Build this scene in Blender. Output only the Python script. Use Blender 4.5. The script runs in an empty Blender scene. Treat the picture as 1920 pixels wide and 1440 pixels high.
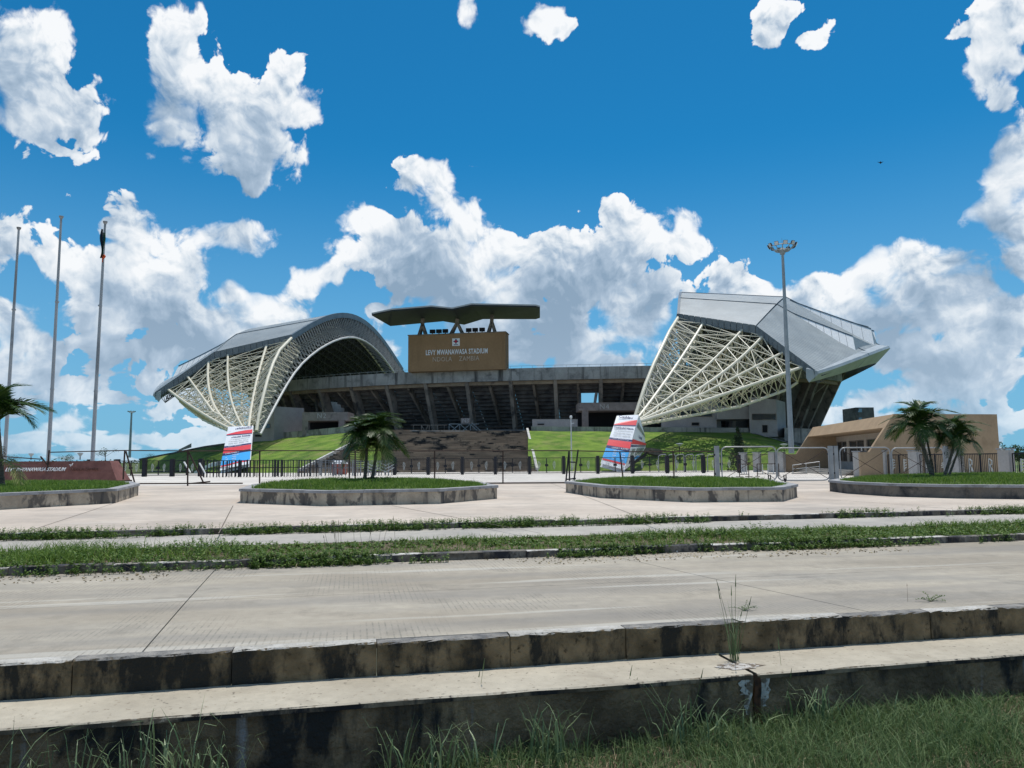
import bpy, bmesh, math, random
import numpy as np
from mathutils import Vector, Matrix
rnd = random.Random(7)
nrg = np.random.default_rng(11)
SC = bpy.context.scene
COL = SC.collection
# ---------------------------------------------------------------- camera
FPX = 1400.0; EYE = 1.6
PITCH = math.radians(5.79); ROLL = math.radians(-0.4)
cam_d = bpy.data.cameras.new('camera'); cam = bpy.data.objects.new('camera', cam_d); COL.objects.link(cam)
cam_d.sensor_width = 36.0; cam_d.lens = 36.0*FPX/1920.0; cam_d.clip_start = 0.1; cam_d.clip_end = 9000
CR = Matrix.Rotation(math.pi/2+PITCH, 3, 'X') @ Matrix.Rotation(ROLL, 3, 'Z')
cam.matrix_world = Matrix.Translation((0, 0, EYE)) @ CR.to_4x4()
SC.camera = cam
def ray(px, py): return CR @ Vector(((px-960)/FPX, (720-py)/FPX, -1))
def P(px, py, Y):                       # point of the place seen at a pixel, Y metres ahead
    d = ray(px, py); return Vector((0, 0, EYE)) + d*(Y/d.y)
def G(px, py, z=0.0):                   # where a line of sight meets a level surface
    d = ray(px, py); return Vector((0, 0, EYE)) + d*((z-EYE)/d.z)
# ---------------------------------------------------------------- view
vs = SC.view_settings; vs.view_transform = 'Standard'; vs.look = 'None'; vs.gamma = 1; vs.use_curve_mapping = False
vs.exposure = 0.0
# ---------------------------------------------------------------- sun
SUN_EL = math.radians(76); SUN_AZ = math.radians(24)     # azimuth clockwise from +Y (ahead)
sun_d = bpy.data.lights.new('sun', 'SUN'); sun = bpy.data.objects.new('sun', sun_d); COL.objects.link(sun)
sun_d.energy = 4.0; sun_d.angle = math.radians(0.53); sun_d.color = (1.0, 0.955, 0.89)
sdir = Vector((math.cos(SUN_EL)*math.sin(SUN_AZ), math.cos(SUN_EL)*math.cos(SUN_AZ), math.sin(SUN_EL)))
sun.rotation_euler = sdir.to_track_quat('Z', 'Y').to_euler()
# ---------------------------------------------------------------- sky with clouds
SC.world = bpy.data.worlds.new('World'); SC.world.use_nodes = True
def make_sky():
    nt = SC.world.node_tree; nt.nodes.clear(); N = nt.nodes; L = nt.links
    def nd(t, **k):
        n = N.new(t)
        for a, b in k.items(): setattr(n, a, b)
        return n
    def m(op, a, b=None, c=None, clamp=False):
        n = nd('ShaderNodeMath', operation=op, use_clamp=clamp)
        for i, v in enumerate((a, b, c)):
            if v is None: continue
            if isinstance(v, (int, float)): n.inputs[i].default_value = v
            else: L.new(v, n.inputs[i])
        return n.outputs[0]
    def vm(op, a, b=None, c=None):
        n = nd('ShaderNodeVectorMath', operation=op)
        for i, v in enumerate((a, b, c)):
            if v is None: continue
            if isinstance(v, (tuple, list)): n.inputs[i].default_value = v
            elif isinstance(v, (int, float)): n.inputs[3 if op == 'SCALE' else i].default_value = v
            else: L.new(v, n.inputs[i])
        return n.outputs['Value'] if op in ('DOT_PRODUCT', 'LENGTH') else n.outputs[0]
    def noise(vec, scale, detail, rough=0.5, dist=0.0, lac=2.0):
        n = nd('ShaderNodeTexNoise', noise_dimensions='2D'); n.normalize = True
        n.inputs['Scale'].default_value = scale; n.inputs['Detail'].default_value = detail
        n.inputs['Roughness'].default_value = rough; n.inputs['Distortion'].default_value = dist; n.inputs['Lacunarity'].default_value = lac
        L.new(vec, n.inputs['Vector']); return n
    def mapr(v, a, b, c=0.0, d=1.0, smooth=True):
        n = nd('ShaderNodeMapRange', interpolation_type='SMOOTHSTEP' if smooth else 'LINEAR')
        L.new(v, n.inputs[0])
        for i, x in zip((1, 2, 3, 4), (a, b, c, d)): n.inputs[i].default_value = x
        return n.outputs[0]
    def mix(f, a, b):
        n = nd('ShaderNodeMix', data_type='RGBA')
        for i, v in ((0, f), (6, a), (7, b)):
            if isinstance(v, (int, float)): n.inputs[i].default_value = v
            elif isinstance(v, tuple): n.inputs[i].default_value = (*v, 1)
            else: L.new(v, n.inputs[i])
        return n.outputs[2]
    sky = nd('ShaderNodeTexSky', sky_type='NISHITA'); sky.sun_disc = False
    sky.sun_elevation = SUN_EL; sky.sun_rotation = SUN_AZ; sky.altitude = 1200; sky.air_density = 1.0; sky.dust_density = 0.6; sky.ozone_density = 3.0
    tc = nd('ShaderNodeTexCoord'); sp = nd('ShaderNodeSeparateXYZ'); L.new(tc.outputs['Generated'], sp.inputs[0])
    az = m('ARCTAN2', sp.outputs[0], sp.outputs[1]); el = m('ARCSINE', sp.outputs[2])
    cb = nd('ShaderNodeCombineXYZ'); L.new(az, cb.inputs[0]); L.new(el, cb.inputs[1]); p = cb.outputs[0]
    # clouds of the day: centre and half size (pixels of the photograph turned into bearings)
    B = [(20,110,95,110),(110,190,80,75),(40,225,90,55),(95,275,55,18),(150,215,38,50),
         (400,150,60,50),(470,250,70,60),(335,75,42,62),(345,150,58,60),(330,215,48,50),(430,185,70,52),(520,195,80,55),(575,210,35,38),(450,250,95,50),(480,305,50,45),
         (395,445,50,22),(450,445,55,30),(490,430,20,22),
         (245,440,60,50),(225,500,65,60),(310,520,80,55),(365,500,35,45),(160,570,50,35),(195,600,70,45),(170,560,60,40),(400,600,90,50),(330,650,120,35),(500,580,70,28),(440,555,40,38),(280,580,95,60),(540,590,50,20),
         (20,450,65,42),(95,480,55,25),(135,500,25,18),(40,630,75,55),(90,660,60,50),(15,590,40,30),(110,730,75,30),(40,700,80,40),
         (800,322,52,30),(830,345,32,25),(748,357,20,18),(820,380,30,26),(855,405,38,28),(880,425,30,30),
         (720,440,62,36),(770,440,32,45),(675,485,50,30),(600,520,62,20),(720,490,60,30),(560,540,40,10),
         (850,460,55,48),(930,470,70,42),(1020,475,70,48),(1085,460,50,38),(800,530,65,38),(850,560,80,42),(940,530,45,50),(1080,545,65,60),(900,610,100,40),(980,650,110,45),
         (806,470,50,45),(960,560,80,50),(870,520,60,50),(1010,520,60,26),(1050,600,90,50),(930,660,80,30),
         (1150,400,38,30),(1185,430,60,36),(1240,465,50,28),(1280,425,30,22),(1310,455,22,12),(1110,500,80,50),(1230,545,55,42),(1170,570,55,50),(1100,640,95,45),(1200,620,80,45),(1235,590,50,45),(1100,690,100,25),
         (1360,515,45,32),(1400,540,80,35),(1525,530,50,26),(1600,560,60,26),(1340,560,40,35),(1480,570,120,40),
         (1640,490,55,40),(1700,490,75,42),(1770,500,70,38),(1720,550,90,52),(1800,545,90,40),(1640,590,80,45),(1760,600,120,45),(1840,640,110,45),(1900,580,70,40),(1700,660,90,40),
         (1900,280,38,42),(1880,340,45,48),(1855,395,48,38),(1900,420,50,50),(1915,480,40,40),
         (1900,40,50,60),(1865,80,62,52),(1800,65,38,14),(1900,130,50,30),(1876,185,24,22),(1860,20,30,20),
         (1440,20,24,32),(1465,55,34,24),(1520,72,40,14),(1572,38,14,22),(1490,20,30,16),(1030,30,42,30),(1060,55,25,22),(885,22,15,28),(1000,45,25,22),
         (1790,720,130,34),(1850,780,140,26),(1720,800,100,20),(1900,690,80,30),(1640,740,60,26),
         (130,795,75,26),(60,820,80,20),(30,760,60,24),(250,815,60,15),(300,770,40,12),(230,705,16,8),(280,710,28,14),(560,640,60,20),(690,660,60,28),(700,578,18,14),(640,690,60,20),(520,640,70,30),
         (570,790,120,14),(180,830,110,10),(350,745,60,12)]
    bl = []
    for (x, y, rx, ry) in B:
        d = ray(x, y).normalized(); a = math.atan2(d.x, d.y); e = math.asin(d.z)
        dx = ray(x+1, y).normalized(); dy = ray(x, y-1).normalized()
        sa = abs(math.atan2(dx.x, dx.y)-a); se = abs(math.asin(dy.z)-e)
        bl.append((a, e, rx*sa*1.06, ry*se*1.06))
    NBL = len(bl)
    # coarse cloud maps (shape, and light soaking in from above) as sums of products of smooth curves
    GA, GE = 220, 120; A0, A1, E0, E1 = -.80, .80, -.06, .70
    ga = np.linspace(A0, A1, GA)[:, None]; ge = np.linspace(E0, E1, GE)[None, :]
    acc = np.zeros((GA, GE))
    KS = 9.0
    for (a, e, rx, ry) in bl[:NBL]:
        l = np.sqrt(((ga-a)/rx)**2+((ge-e)/ry)**2); acc += np.exp(-KS*np.minimum(l, 6))
    F = 1+np.log(acc+1e-9)/KS
    F = np.clip(F, -1.5, 1.3)
    dens0 = np.clip(F+.12, 0, 1.0); tau = np.zeros_like(F); da, de = (A1-A0)/(GA-1), (E1-E0)/(GE-1)
    for k in range(1, 15):
        st = .007*k; si, sj = int(round(st*.35/da)), int(round(st/de))
        sh = np.zeros_like(F); sh[:GA-si or None, :GE-sj] = dens0[si:, sj:]; tau += sh*.007
    S_ = np.exp(-tau*25.0)
    def separable(Fd, rank):
        Uu, Ss, Vt = np.linalg.svd(Fd-Fd.mean(), full_matrices=False); out = None
        def curve(vals, x):
            n_ = nd('ShaderNodeRGBCurve'); cm = n_.mapping; cm.use_clip = False; lo, sc_ = [], []
            for c in range(3):
                y = vals[c]; l_, h_ = float(y.min()), float(y.max()); lo.append(l_); sc_.append(h_-l_)
                pts = cm.curves[c].points; npt = 74; xs = np.linspace(0, 1, npt); ys = np.interp(xs, np.linspace(0,1,len(y)), (y-l_)/(h_-l_))
                pts[0].location = (0, float(ys[0])); pts[1].location = (1, float(ys[-1]))
                for q in range(1, npt-1): pts.new(float(xs[q]), float(ys[q]))
            cm.update(); L.new(x, n_.inputs['Color']); return vm('MULTIPLY_ADD', n_.outputs[0], tuple(sc_), tuple(lo))
        for k in range(0, rank, 3):
            ca = curve([Uu[:,k+c]*math.sqrt(Ss[k+c]) for c in range(3)], UA); ce = curve([Vt[k+c,:]*math.sqrt(Ss[k+c]) for c in range(3)], UE)
            d = vm('DOT_PRODUCT', ca, ce); out = d if out is None else m('ADD', out, d)
        return m('ADD', out, float(Fd.mean()))
    w1 = noise(p, 9, 3, .5).outputs['Color']
    pw = vm('ADD', p, vm('SCALE', vm('SUBTRACT', w1, (.5, .5, .5)), 0.04))
    w2 = noise(pw, 34, 3, .5).outputs['Color']
    pw2 = vm('ADD', pw, vm('SCALE', vm('SUBTRACT', w2, (.5, .5, .5)), 0.011))
    s2 = nd('ShaderNodeSeparateXYZ'); L.new(pw, s2.inputs[0])
    UA = m('DIVIDE', m('SUBTRACT', s2.outputs[0], A0), A1-A0, clamp=True); UE = m('DIVIDE', m('SUBTRACT', s2.outputs[1], E0), E1-E0, clamp=True)
    f_in = separable(F, 48); sh_in = separable(S_, 21)
    # the same sort of clouds beyond the frame
    outn = noise(p, 2.6, 3).outputs[0]
    f_out = m('MULTIPLY', m('SUBTRACT', outn, .56), 5.0)
    edge = m('MAXIMUM', mapr(m('ABSOLUTE', az), .70, .80), mapr(el, .60, .69))
    def lerp(f, a, b): return m('ADD', m('MULTIPLY', f, m('SUBTRACT', b, a)), a)
    lowv = vm('MULTIPLY', p, (1.0, 3.4, 0))
    f_in = m('MAXIMUM', f_in, m('SUBTRACT', m('MULTIPLY', m('SUBTRACT', noise(lowv, 9.5, 4).outputs[0], .52), 6.0), mapr(el, .05, .16, 0, 2.4)))
    f1 = lerp(edge, f_in, f_out); sh = lerp(edge, sh_in, .6)
    def puff(vec): return noise(vec, 15, 10, .56).outputs[0]
    def billow(vec, sc, det):
        n = nd('ShaderNodeTexVoronoi', voronoi_dimensions='2D', feature='F1', distance='EUCLIDEAN'); n.normalize = True; n.inputs['Scale'].default_value = sc
        n.inputs['Detail'].default_value = det; n.inputs['Roughness'].default_value = .55; n.inputs['Lacunarity'].default_value = 2.2; L.new(vec, n.inputs['Vector'])
        return n.outputs['Distance']
    def relief_at(vec):
        a_ = m('MULTIPLY', m('SUBTRACT', puff(vec), .5), 2.6)
        b_ = m('MULTIPLY', m('SUBTRACT', .34, billow(vec, 19, 3.6)), 1.7)
        return m('ADD', a_, b_)
    t1 = relief_at(pw2); t2 = relief_at(vm('ADD', pw2, (0.0035, 0.0085, 0)))
    dens = m('ADD', m('ADD', f1, .0), m('MULTIPLY', t1, mapr(f1, .12, .60, 1.25, .42)))
    wide = mapr(noise(p, 5, 2).outputs[0], .36, .62, .13, .75)
    mask = nd('ShaderNodeMapRange', interpolation_type='SMOOTHSTEP'); L.new(dens, mask.inputs[0]); mask.inputs[1].default_value = -.02
    L.new(wide, mask.inputs[2]); mask = mask.outputs[0]
    relief = m('SUBTRACT', t1, t2)
    lit = m('ADD', m('ADD', m('MULTIPLY', sh, .95), m('MULTIPLY', relief, m('ADD', m('MULTIPLY', sh, .75), .28))), m('MULTIPLY', m('SUBTRACT', noise(pw, 11, 3, .5).outputs[0], .47), 1.5))
    lit = m('SUBTRACT', lit, .02)
    ramp = nd('ShaderNodeValToRGB'); L.new(lit, ramp.inputs[0]); cr = ramp.color_ramp
    cr.elements[0].position = 0; cr.elements[0].color = (2.7, 3.8, 5.1, 1)
    cr.elements[1].position = .95; cr.elements[1].color = (9.5, 9.7, 9.9, 1)
    for pos, c in ((.30, (4.3, 5.4, 6.7, 1)), (.60, (7.2, 7.9, 8.6, 1))):
        x = cr.elements.new(pos); x.color = c
    hue = nd('ShaderNodeMix', data_type='RGBA', blend_type='MULTIPLY'); hue.inputs[0].default_value = 1
    L.new(sky.outputs[0], hue.inputs[6]); hue.inputs[7].default_value = SKY_TINT
    skyc = hue.outputs[2]
    low = mapr(el, 0.0, .30)                         # air between us and the low clouds
    skyc = mix(mapr(el, -.02, .42), mix(.85, skyc, (2.3, 4.7, 7.0)), skyc)
    cl = mix(mapr(el, 0, .22, .34, 0.0), ramp.outputs[0], (6.0, 7.4, 8.8))
    mk = m('MULTIPLY', mask, m('MULTIPLY', mapr(el, 0, .10, .62, .98), mapr(el, -.03, -.005)))
    skyc = mix(mapr(el, -.10, -.01), (1.6, 1.7, 1.3), skyc)
    fin = mix(mk, skyc, cl)
    bg = nd('ShaderNodeBackground'); bg.inputs['Strength'].default_value = 0.1; L.new(fin, bg.inputs[0])
    out = nd('ShaderNodeOutputWorld'); L.new(bg.outputs[0], out.inputs[0])
SKY_TINT = (0.11, 0.87, 1.14, 1)
make_sky()
cy = SC.cycles; cy.max_bounces = 5; cy.diffuse_bounces = 3; cy.glossy_bounces = 2; cy.transmission_bounces = 4; cy.transparent_max_bounces = 8
SC.world.cycles.sampling_method = 'MANUAL'; SC.world.cycles.sample_map_resolution = 256
# ---------------------------------------------------------------- materials
MATS = {}
def mat(name, c1, c2=None, scale=1.0, detail=6, rough=.85, bump=0.0, bscale=20, stretch=(1,1,1), stains=None, stain_scale=1, stain_t=(.5,.65), stain_stretch=(1,1,1),
        metal=0.0, top=None, island=None, spec=0.3, fac=(.35,.65), trans=0.0, streak=None, extra=None):
    if name in MATS: return MATS[name]
    M = bpy.data.materials.new(name); M.use_nodes = True; nt = M.node_tree; N = nt.nodes; L = nt.links
    bs = N['Principled BSDF']; bs.inputs['Roughness'].default_value = rough; bs.inputs['Metallic'].default_value = metal
    bs.inputs['Specular IOR Level'].default_value = spec
    def nd(t, **k):
        n = N.new(t)
        for a, b in k.items(): setattr(n, a, b)
        return n
    geo = nd('ShaderNodeNewGeometry')
    def noise(sc, det=6, st=(1,1,1), rgh=.55, dist=0):
        mp = nd('ShaderNodeMapping'); mp.inputs['Scale'].default_value = st; L.new(geo.outputs['Position'], mp.inputs[0])
        n = nd('ShaderNodeTexNoise'); n.inputs['Scale'].default_value = sc; n.inputs['Detail'].default_value = det; n.inputs['Roughness'].default_value = rgh; n.inputs['Distortion'].default_value = dist
        L.new(mp.outputs[0], n.inputs[0]); return n.outputs[0]
    def mr(v, a, b, c=0.0, d=1.0):
        n = nd('ShaderNodeMapRange'); L.new(v, n.inputs[0])
        for i, x in zip((1,2,3,4), (a,b,c,d)): n.inputs[i].default_value = x
        return n.outputs[0]
    def mix(f, a, b, bt='MIX'):
        n = nd('ShaderNodeMix', data_type='RGBA', blend_type=bt)
        for i, v in ((0,f),(6,a),(7,b)):
            if isinstance(v, (int,float)): n.inputs[i].default_value = v
            elif isinstance(v, tuple): n.inputs[i].default_value = (*v[:3], 1)
            else: L.new(v, n.inputs[i])
        return n.outputs[2]
    def mul(a, b):
        n = nd('ShaderNodeMath', operation='MULTIPLY')
        for i, v in ((0,a),(1,b)):
            if isinstance(v, (int,float)): n.inputs[i].default_value = v
            else: L.new(v, n.inputs[i])
        return n.outputs[0]
    H = dict(nd=nd, noise=noise, mr=mr, mix=mix, mul=mul, geo=geo, L=L, bs=bs, N=N)
    col = c1
    if c2 is not None:
        col = mix(mr(noise(scale, detail, stretch), fac[0], fac[1]), c1, c2)
        col = mix(mr(noise(scale*11, 4), .35, .7, 0, .25), col, tuple(x*.6 for x in c1))
    if stains is not None:
        col = mix(mr(noise(stain_scale, 8, stain_stretch, .62, .3), stain_t[0], stain_t[1]), col, stains)
    if streak is not None:       # (colour, scale, t0, t1): rain streaks running down
        col = mix(mr(noise(streak[1], 6, (1,1,.07), .6), streak[2], streak[3]), col, streak[0])
    if top is not None:
        s = nd('ShaderNodeSeparateXYZ'); L.new(geo.outputs['Normal'], s.inputs[0])
        col = mix(mr(s.outputs[2], .6, .8), col, top if isinstance(top, tuple) else top)
    if island is not None:
        lo, hi = island; rr = nd('ShaderNodeValToRGB'); L.new(geo.outputs['Random Per Island'], rr.inputs[0])
        rr.color_ramp.elements[0].color = (*lo,1); rr.color_ramp.elements[1].color = (*hi,1)
        col = mix(.75, col, rr.outputs[0]) if c2 is not None else rr.outputs[0]
    if extra is not None: col = extra(H, col) or col
    if isinstance(col, tuple): bs.inputs['Base Color'].default_value = (*col[:3], 1)
    else: L.new(col, bs.inputs['Base Color'])
    if bump:
        b = nd('ShaderNodeBump'); b.inputs['Strength'].default_value = bump; b.inputs['Distance'].default_value = 1.0/bscale
        L.new(noise(bscale, 8), b.inputs['Height']); L.new(b.outputs[0], bs.inputs['Normal'])
    if trans:
        tr = nd('ShaderNodeBsdfTranslucent'); mx = nd('ShaderNodeMixShader'); mx.inputs[0].default_value = trans
        if isinstance(col, tuple): tr.inputs[0].default_value = (*col[:3],1)
        else: L.new(col, tr.inputs[0])
        L.new(bs.outputs[0], mx.inputs[1]); L.new(tr.outputs[0], mx.inputs[2]); L.new(mx.outputs[0], N['Material Output'].inputs[0])
    MATS[name] = M; return M
# ---------------------------------------------------------------- objects
ORG = {}
def tag(o, label=None, cat=None, group=None, kind=None):
    if label: o['label'] = label
    if cat: o['category'] = cat
    if group: o['group'] = group
    if kind: o['kind'] = kind
    return o
def thing(name, loc, label, cat, group=None, rz=0.0):
    o = bpy.data.objects.new(name, None); COL.objects.link(o); o.location = loc; o.rotation_euler = (0,0,rz)
    o.empty_display_size = .2
    ORG[o] = Vector(loc) if rz == 0 else None
    return tag(o, label, cat, group)
def org(parent):
    p = parent
    while p.parent is not None: p = p.parent
    return ORG.get(p) or Vector((0,0,0))
class MB:
    def __init__(s): s.v = []; s.f = []
    def add(s, vs, fs):
        b = len(s.v); s.v += [tuple(x) for x in vs]; s.f += [tuple(i+b for i in f) for f in fs]; return s
    def quad(s, a, b, c, d): return s.add([a,b,c,d], [(0,1,2,3)])
    def poly(s, pts): return s.add(pts, [tuple(range(len(pts)))])
    def hexa(s, lo, hi):            # two matching rings of corners
        n = len(lo)
        return s.add(list(lo)+list(hi), [tuple(reversed(range(n))), tuple(range(n, 2*n))]+[(i, (i+1)%n, n+(i+1)%n, n+i) for i in range(n)])
    def box(s, c, d, rz=0.0):
        x, y, z = d[0]/2, d[1]/2, d[2]/2; ca, sa = math.cos(rz), math.sin(rz)
        def t(a, b, e): return (c[0]+a*ca-b*sa, c[1]+a*sa+b*ca, c[2]+e)
        return s.hexa([t(-x,-y,-z), t(x,-y,-z), t(x,y,-z), t(-x,y,-z)], [t(-x,-y,z), t(x,-y,z), t(x,y,z), t(-x,y,z)])
    def prism(s, pts, z0, z1):
        return s.hexa([(p[0],p[1],z0) for p in pts], [(p[0],p[1],z1) for p in pts])
    def bar(s, a, b, w, h=None, up=(0,0,1)):       # square bar between two points
        a, b = Vector(a), Vector(b); d = (b-a).normalized(); u = Vector(up)
        if abs(d.dot(u)) > .98: u = Vector((0,1,0))
        x = d.cross(u).normalized()*w/2; y = x.cross(d).normalized()*(h or w)/2
        return s.hexa([a-x-y, a+x-y, a+x+y, a-x+y], [b-x-y, b+x-y, b+x+y, b-x+y])
    def tube(s, pts, r, n=6, r2=None, cap=True):
        pts = [Vector(p) for p in pts]; m = len(pts); rings = []; last = None
        for i, p in enumerate(pts):
            d = (pts[min(i+1,m-1)]-pts[max(i-1,0)]).normalized()
            u = last if last is not None else (Vector((0,0,1)) if abs(d.z) < .9 else Vector((1,0,0)))
            x = d.cross(u).normalized(); y = x.cross(d).normalized(); last = y
            rad = r if r2 is None else r+(r2-r)*i/(m-1)
            rings.append([p+x*(math.cos(2*math.pi*k/n)*rad)+y*(math.sin(2*math.pi*k/n)*rad) for k in range(n)])
        vs = [v for q in rings for v in q]; fs = []
        for i in range(m-1):
            for k in range(n): fs.append((i*n+k, i*n+(k+1)%n, (i+1)*n+(k+1)%n, (i+1)*n+k))
        if cap: fs += [tuple(reversed(range(n))), tuple((m-1)*n+k for k in range(n))]
        return s.add(vs, fs)
    def lathe(s, c, prof, n=16):       # prof: (radius, z)
        vs = [(c[0]+r*math.cos(2*math.pi*k/n), c[1]+r*math.sin(2*math.pi*k/n), c[2]+z) for r, z in prof for k in range(n)]
        fs = [(i*n+k, i*n+(k+1)%n, (i+1)*n+(k+1)%n, (i+1)*n+k) for i in range(len(prof)-1) for k in range(n)]
        fs += [tuple(reversed(range(n))), tuple((len(prof)-1)*n+k for k in range(n))]
        return s.add(vs, fs)
    def build(s, name, m, parent=None, local=False, smooth=False, kind=None, bevel=0.0):
        off = Vector((0,0,0)) if (parent is None or local) else org(parent)
        me = bpy.data.meshes.new(name); me.from_pydata([(v[0]-off.x, v[1]-off.y, v[2]-off.z) for v in s.v], [], s.f); me.materials.append(m)
        bm = bmesh.new(); bm.from_mesh(me); bmesh.ops.recalc_face_normals(bm, faces=bm.faces)
        if bevel: bmesh.ops.bevel(bm, geom=list(bm.edges), offset=bevel, segments=1, affect='EDGES', clamp_overlap=True)
        bm.to_mesh(me); bm.free()
        if smooth:
            me.polygons.foreach_set('use_smooth', [True]*len(me.polygons))
            try: me.set_sharp_from_angle(angle=math.radians(40))
            except Exception: pass
        me.update()
        o = bpy.data.objects.new(name, me); COL.objects.link(o)
        if parent is not None: o.parent = parent
        if kind: o['kind'] = kind
        return o
def mesh_np(name, V, F, m, parent=None, kind=None):     # V (n,3), F (k,3) numpy
    me = bpy.data.meshes.new(name); V = np.asarray(V, dtype=np.float32); F = np.asarray(F, dtype=np.int32)
    if parent is not None: V = V-np.array(org(parent), dtype=np.float32)
    me.vertices.add(len(V)); me.vertices.foreach_set('co', V.ravel())
    me.loops.add(F.size); me.loops.foreach_set('vertex_index', F.ravel())
    me.polygons.add(len(F)); me.polygons.foreach_set('loop_start', np.arange(0, F.size, F.shape[1], dtype=np.int32))
    me.materials.append(m); me.update(calc_edges=True); me.validate()
    o = bpy.data.objects.new(name, me); COL.objects.link(o)
    if parent is not None: o.parent = parent
    if kind: o['kind'] = kind
    return o
def copy_tree(o, parent=None, mw=None):
    c = o.copy(); COL.objects.link(c); c.parent = parent
    for ch in list(o.children): copy_tree(ch, c)
    return c
def text_mesh(name, body, size, m, parent, pos, xdir, updir, depth=0.01, shear=0.0, bold=0.0, spacing=1.0, align='CENTER', width=None):
    cu = bpy.data.curves.new(name, 'FONT'); cu.body = body; cu.size = size; cu.extrude = depth; cu.shear = shear; cu.offset = bold
    cu.space_character = spacing; cu.align_x = align; cu.align_y = 'CENTER'; cu.resolution_u = 2
    to = bpy.data.objects.new(name+'_c', cu); COL.objects.link(to)
    dg = bpy.context.evaluated_depsgraph_get(); me = bpy.data.meshes.new_from_object(to.evaluated_get(dg))
    bpy.data.objects.remove(to); bpy.data.curves.remove(cu)
    x = Vector(xdir).normalized(); z = x.cross(Vector(updir)).normalized(); y = z.cross(x).normalized()
    sx = 1.0
    if width:
        xs = [v.co.x for v in me.vertices]; sx = width/(max(xs)-min(xs))
    R = Matrix((x, y, z)).transposed(); off = org(parent)
    for v in me.vertices: v.co = Vector(pos)-off + R @ Vector((v.co.x*sx, v.co.y, v.co.z))
    me.name = name; me.materials.clear(); me.materials.append(m); me.update()
    o = bpy.data.objects.new(name, me); COL.objects.link(o); o.parent = parent
    return o
# grass blades: bases (n,3), each blade two tapering pieces
def blades(name, B, h, w, m, lean=.35, parent=None, kind='stuff', droop=0.0):
    n = len(B); B = np.asarray(B, dtype=np.float64)
    a = nrg.uniform(0, 2*np.pi, n); hh = h*nrg.uniform(.5, 1.25, n) if np.isscalar(h) else h; ww = w*nrg.uniform(.7, 1.3, n)
    lx = np.cos(a)*lean*hh*nrg.uniform(.1, 1.6, n); ly = np.sin(a)*lean*hh*nrg.uniform(.1, 1.6, n)
    fa = nrg.uniform(0, np.pi, n); wx = np.cos(fa)*ww/2; wy = np.sin(fa)*ww/2
    z0 = np.zeros(n)
    V = np.stack([B+np.stack([-wx,-wy,z0],1), B+np.stack([wx,wy,z0],1),
                  B+np.stack([lx*.35-wx*.8, ly*.35-wy*.8, hh*.58],1), B+np.stack([lx*.35+wx*.8, ly*.35+wy*.8, hh*.58],1),
                  B+np.stack([lx, ly, hh*(1-droop*nrg.uniform(0,1,n))],1)], 1).reshape(-1,3)
    i = np.arange(n)[:,None]*5
    F = np.stack([i+0,i+1,i+3, i+0,i+3,i+2, i+2,i+3,i+4], 2).reshape(-1,3)
    return mesh_np(name, V, F, m, parent, kind)
def in_poly(x, y, poly):
    x = np.asarray(x); y = np.asarray(y); ins = np.zeros(len(x), bool); n = len(poly)
    for i in range(n):
        x0, y0 = poly[i][:2]; x1, y1 = poly[(i+1)%n][:2]
        c = ((y0 > y) != (y1 > y)) & (x < (x1-x0)*(y-y0)/((y1-y0) or 1e-9)+x0); ins ^= c
    return ins
def scatter(poly, dens):
    xs = [p[0] for p in poly]; ys = [p[1] for p in poly]
    A = (max(xs)-min(xs))*(max(ys)-min(ys)); n = int(A*dens)
    x = nrg.uniform(min(xs), max(xs), n); y = nrg.uniform(min(ys), max(ys), n); k = in_poly(x, y, poly); return x[k], y[k]
def vnoise(x, y, s, seed=0):           # cheap smooth noise in numpy
    r = np.random.default_rng(seed).random((64,64)); x = np.asarray(x)*s+100; y = np.asarray(y)*s+100
    xi = np.floor(x).astype(int); yi = np.floor(y).astype(int); fx = x-xi; fy = y-yi; fx = fx*fx*(3-2*fx); fy = fy*fy*(3-2*fy)
    a = r[xi%64, yi%64]; b = r[(xi+1)%64, yi%64]; c = r[xi%64, (yi+1)%64]; d = r[(xi+1)%64, (yi+1)%64]
    return (a*(1-fx)+b*fx)*(1-fy)+(c*(1-fx)+d*fx)*fy
def foliage(C, n, r, size, squash=(1,1,1), seed=0):       # leaf faces inside an ellipsoid clump -> V, F
    g = np.random.default_rng(seed); d = g.normal(size=(n,3)); d /= np.linalg.norm(d,axis=1)[:,None]
    q = d*(r*g.uniform(.35,1,n)**.6)[:,None]*np.array(squash)+np.array(C)
    a = g.normal(size=(n,3)); a /= np.linalg.norm(a,axis=1)[:,None]; b = np.cross(a, g.normal(size=(n,3))); b /= np.linalg.norm(b,axis=1)[:,None]
    s = (size*g.uniform(.6,1.4,n))[:,None]
    V = np.stack([q-a*s, q+b*s*.45, q+a*s, q-b*s*.45],1).reshape(-1,3); i = np.arange(n)[:,None]*4
    F = np.stack([i,i+1,i+2, i,i+2,i+3],2).reshape(-1,3); return V, F
def cat_vf(L):
    Vs, Fs, o = [], [], 0
    for V, F in L: Vs.append(V); Fs.append(F+o); o += len(V)
    return np.concatenate(Vs), np.concatenate(Fs)
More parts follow.
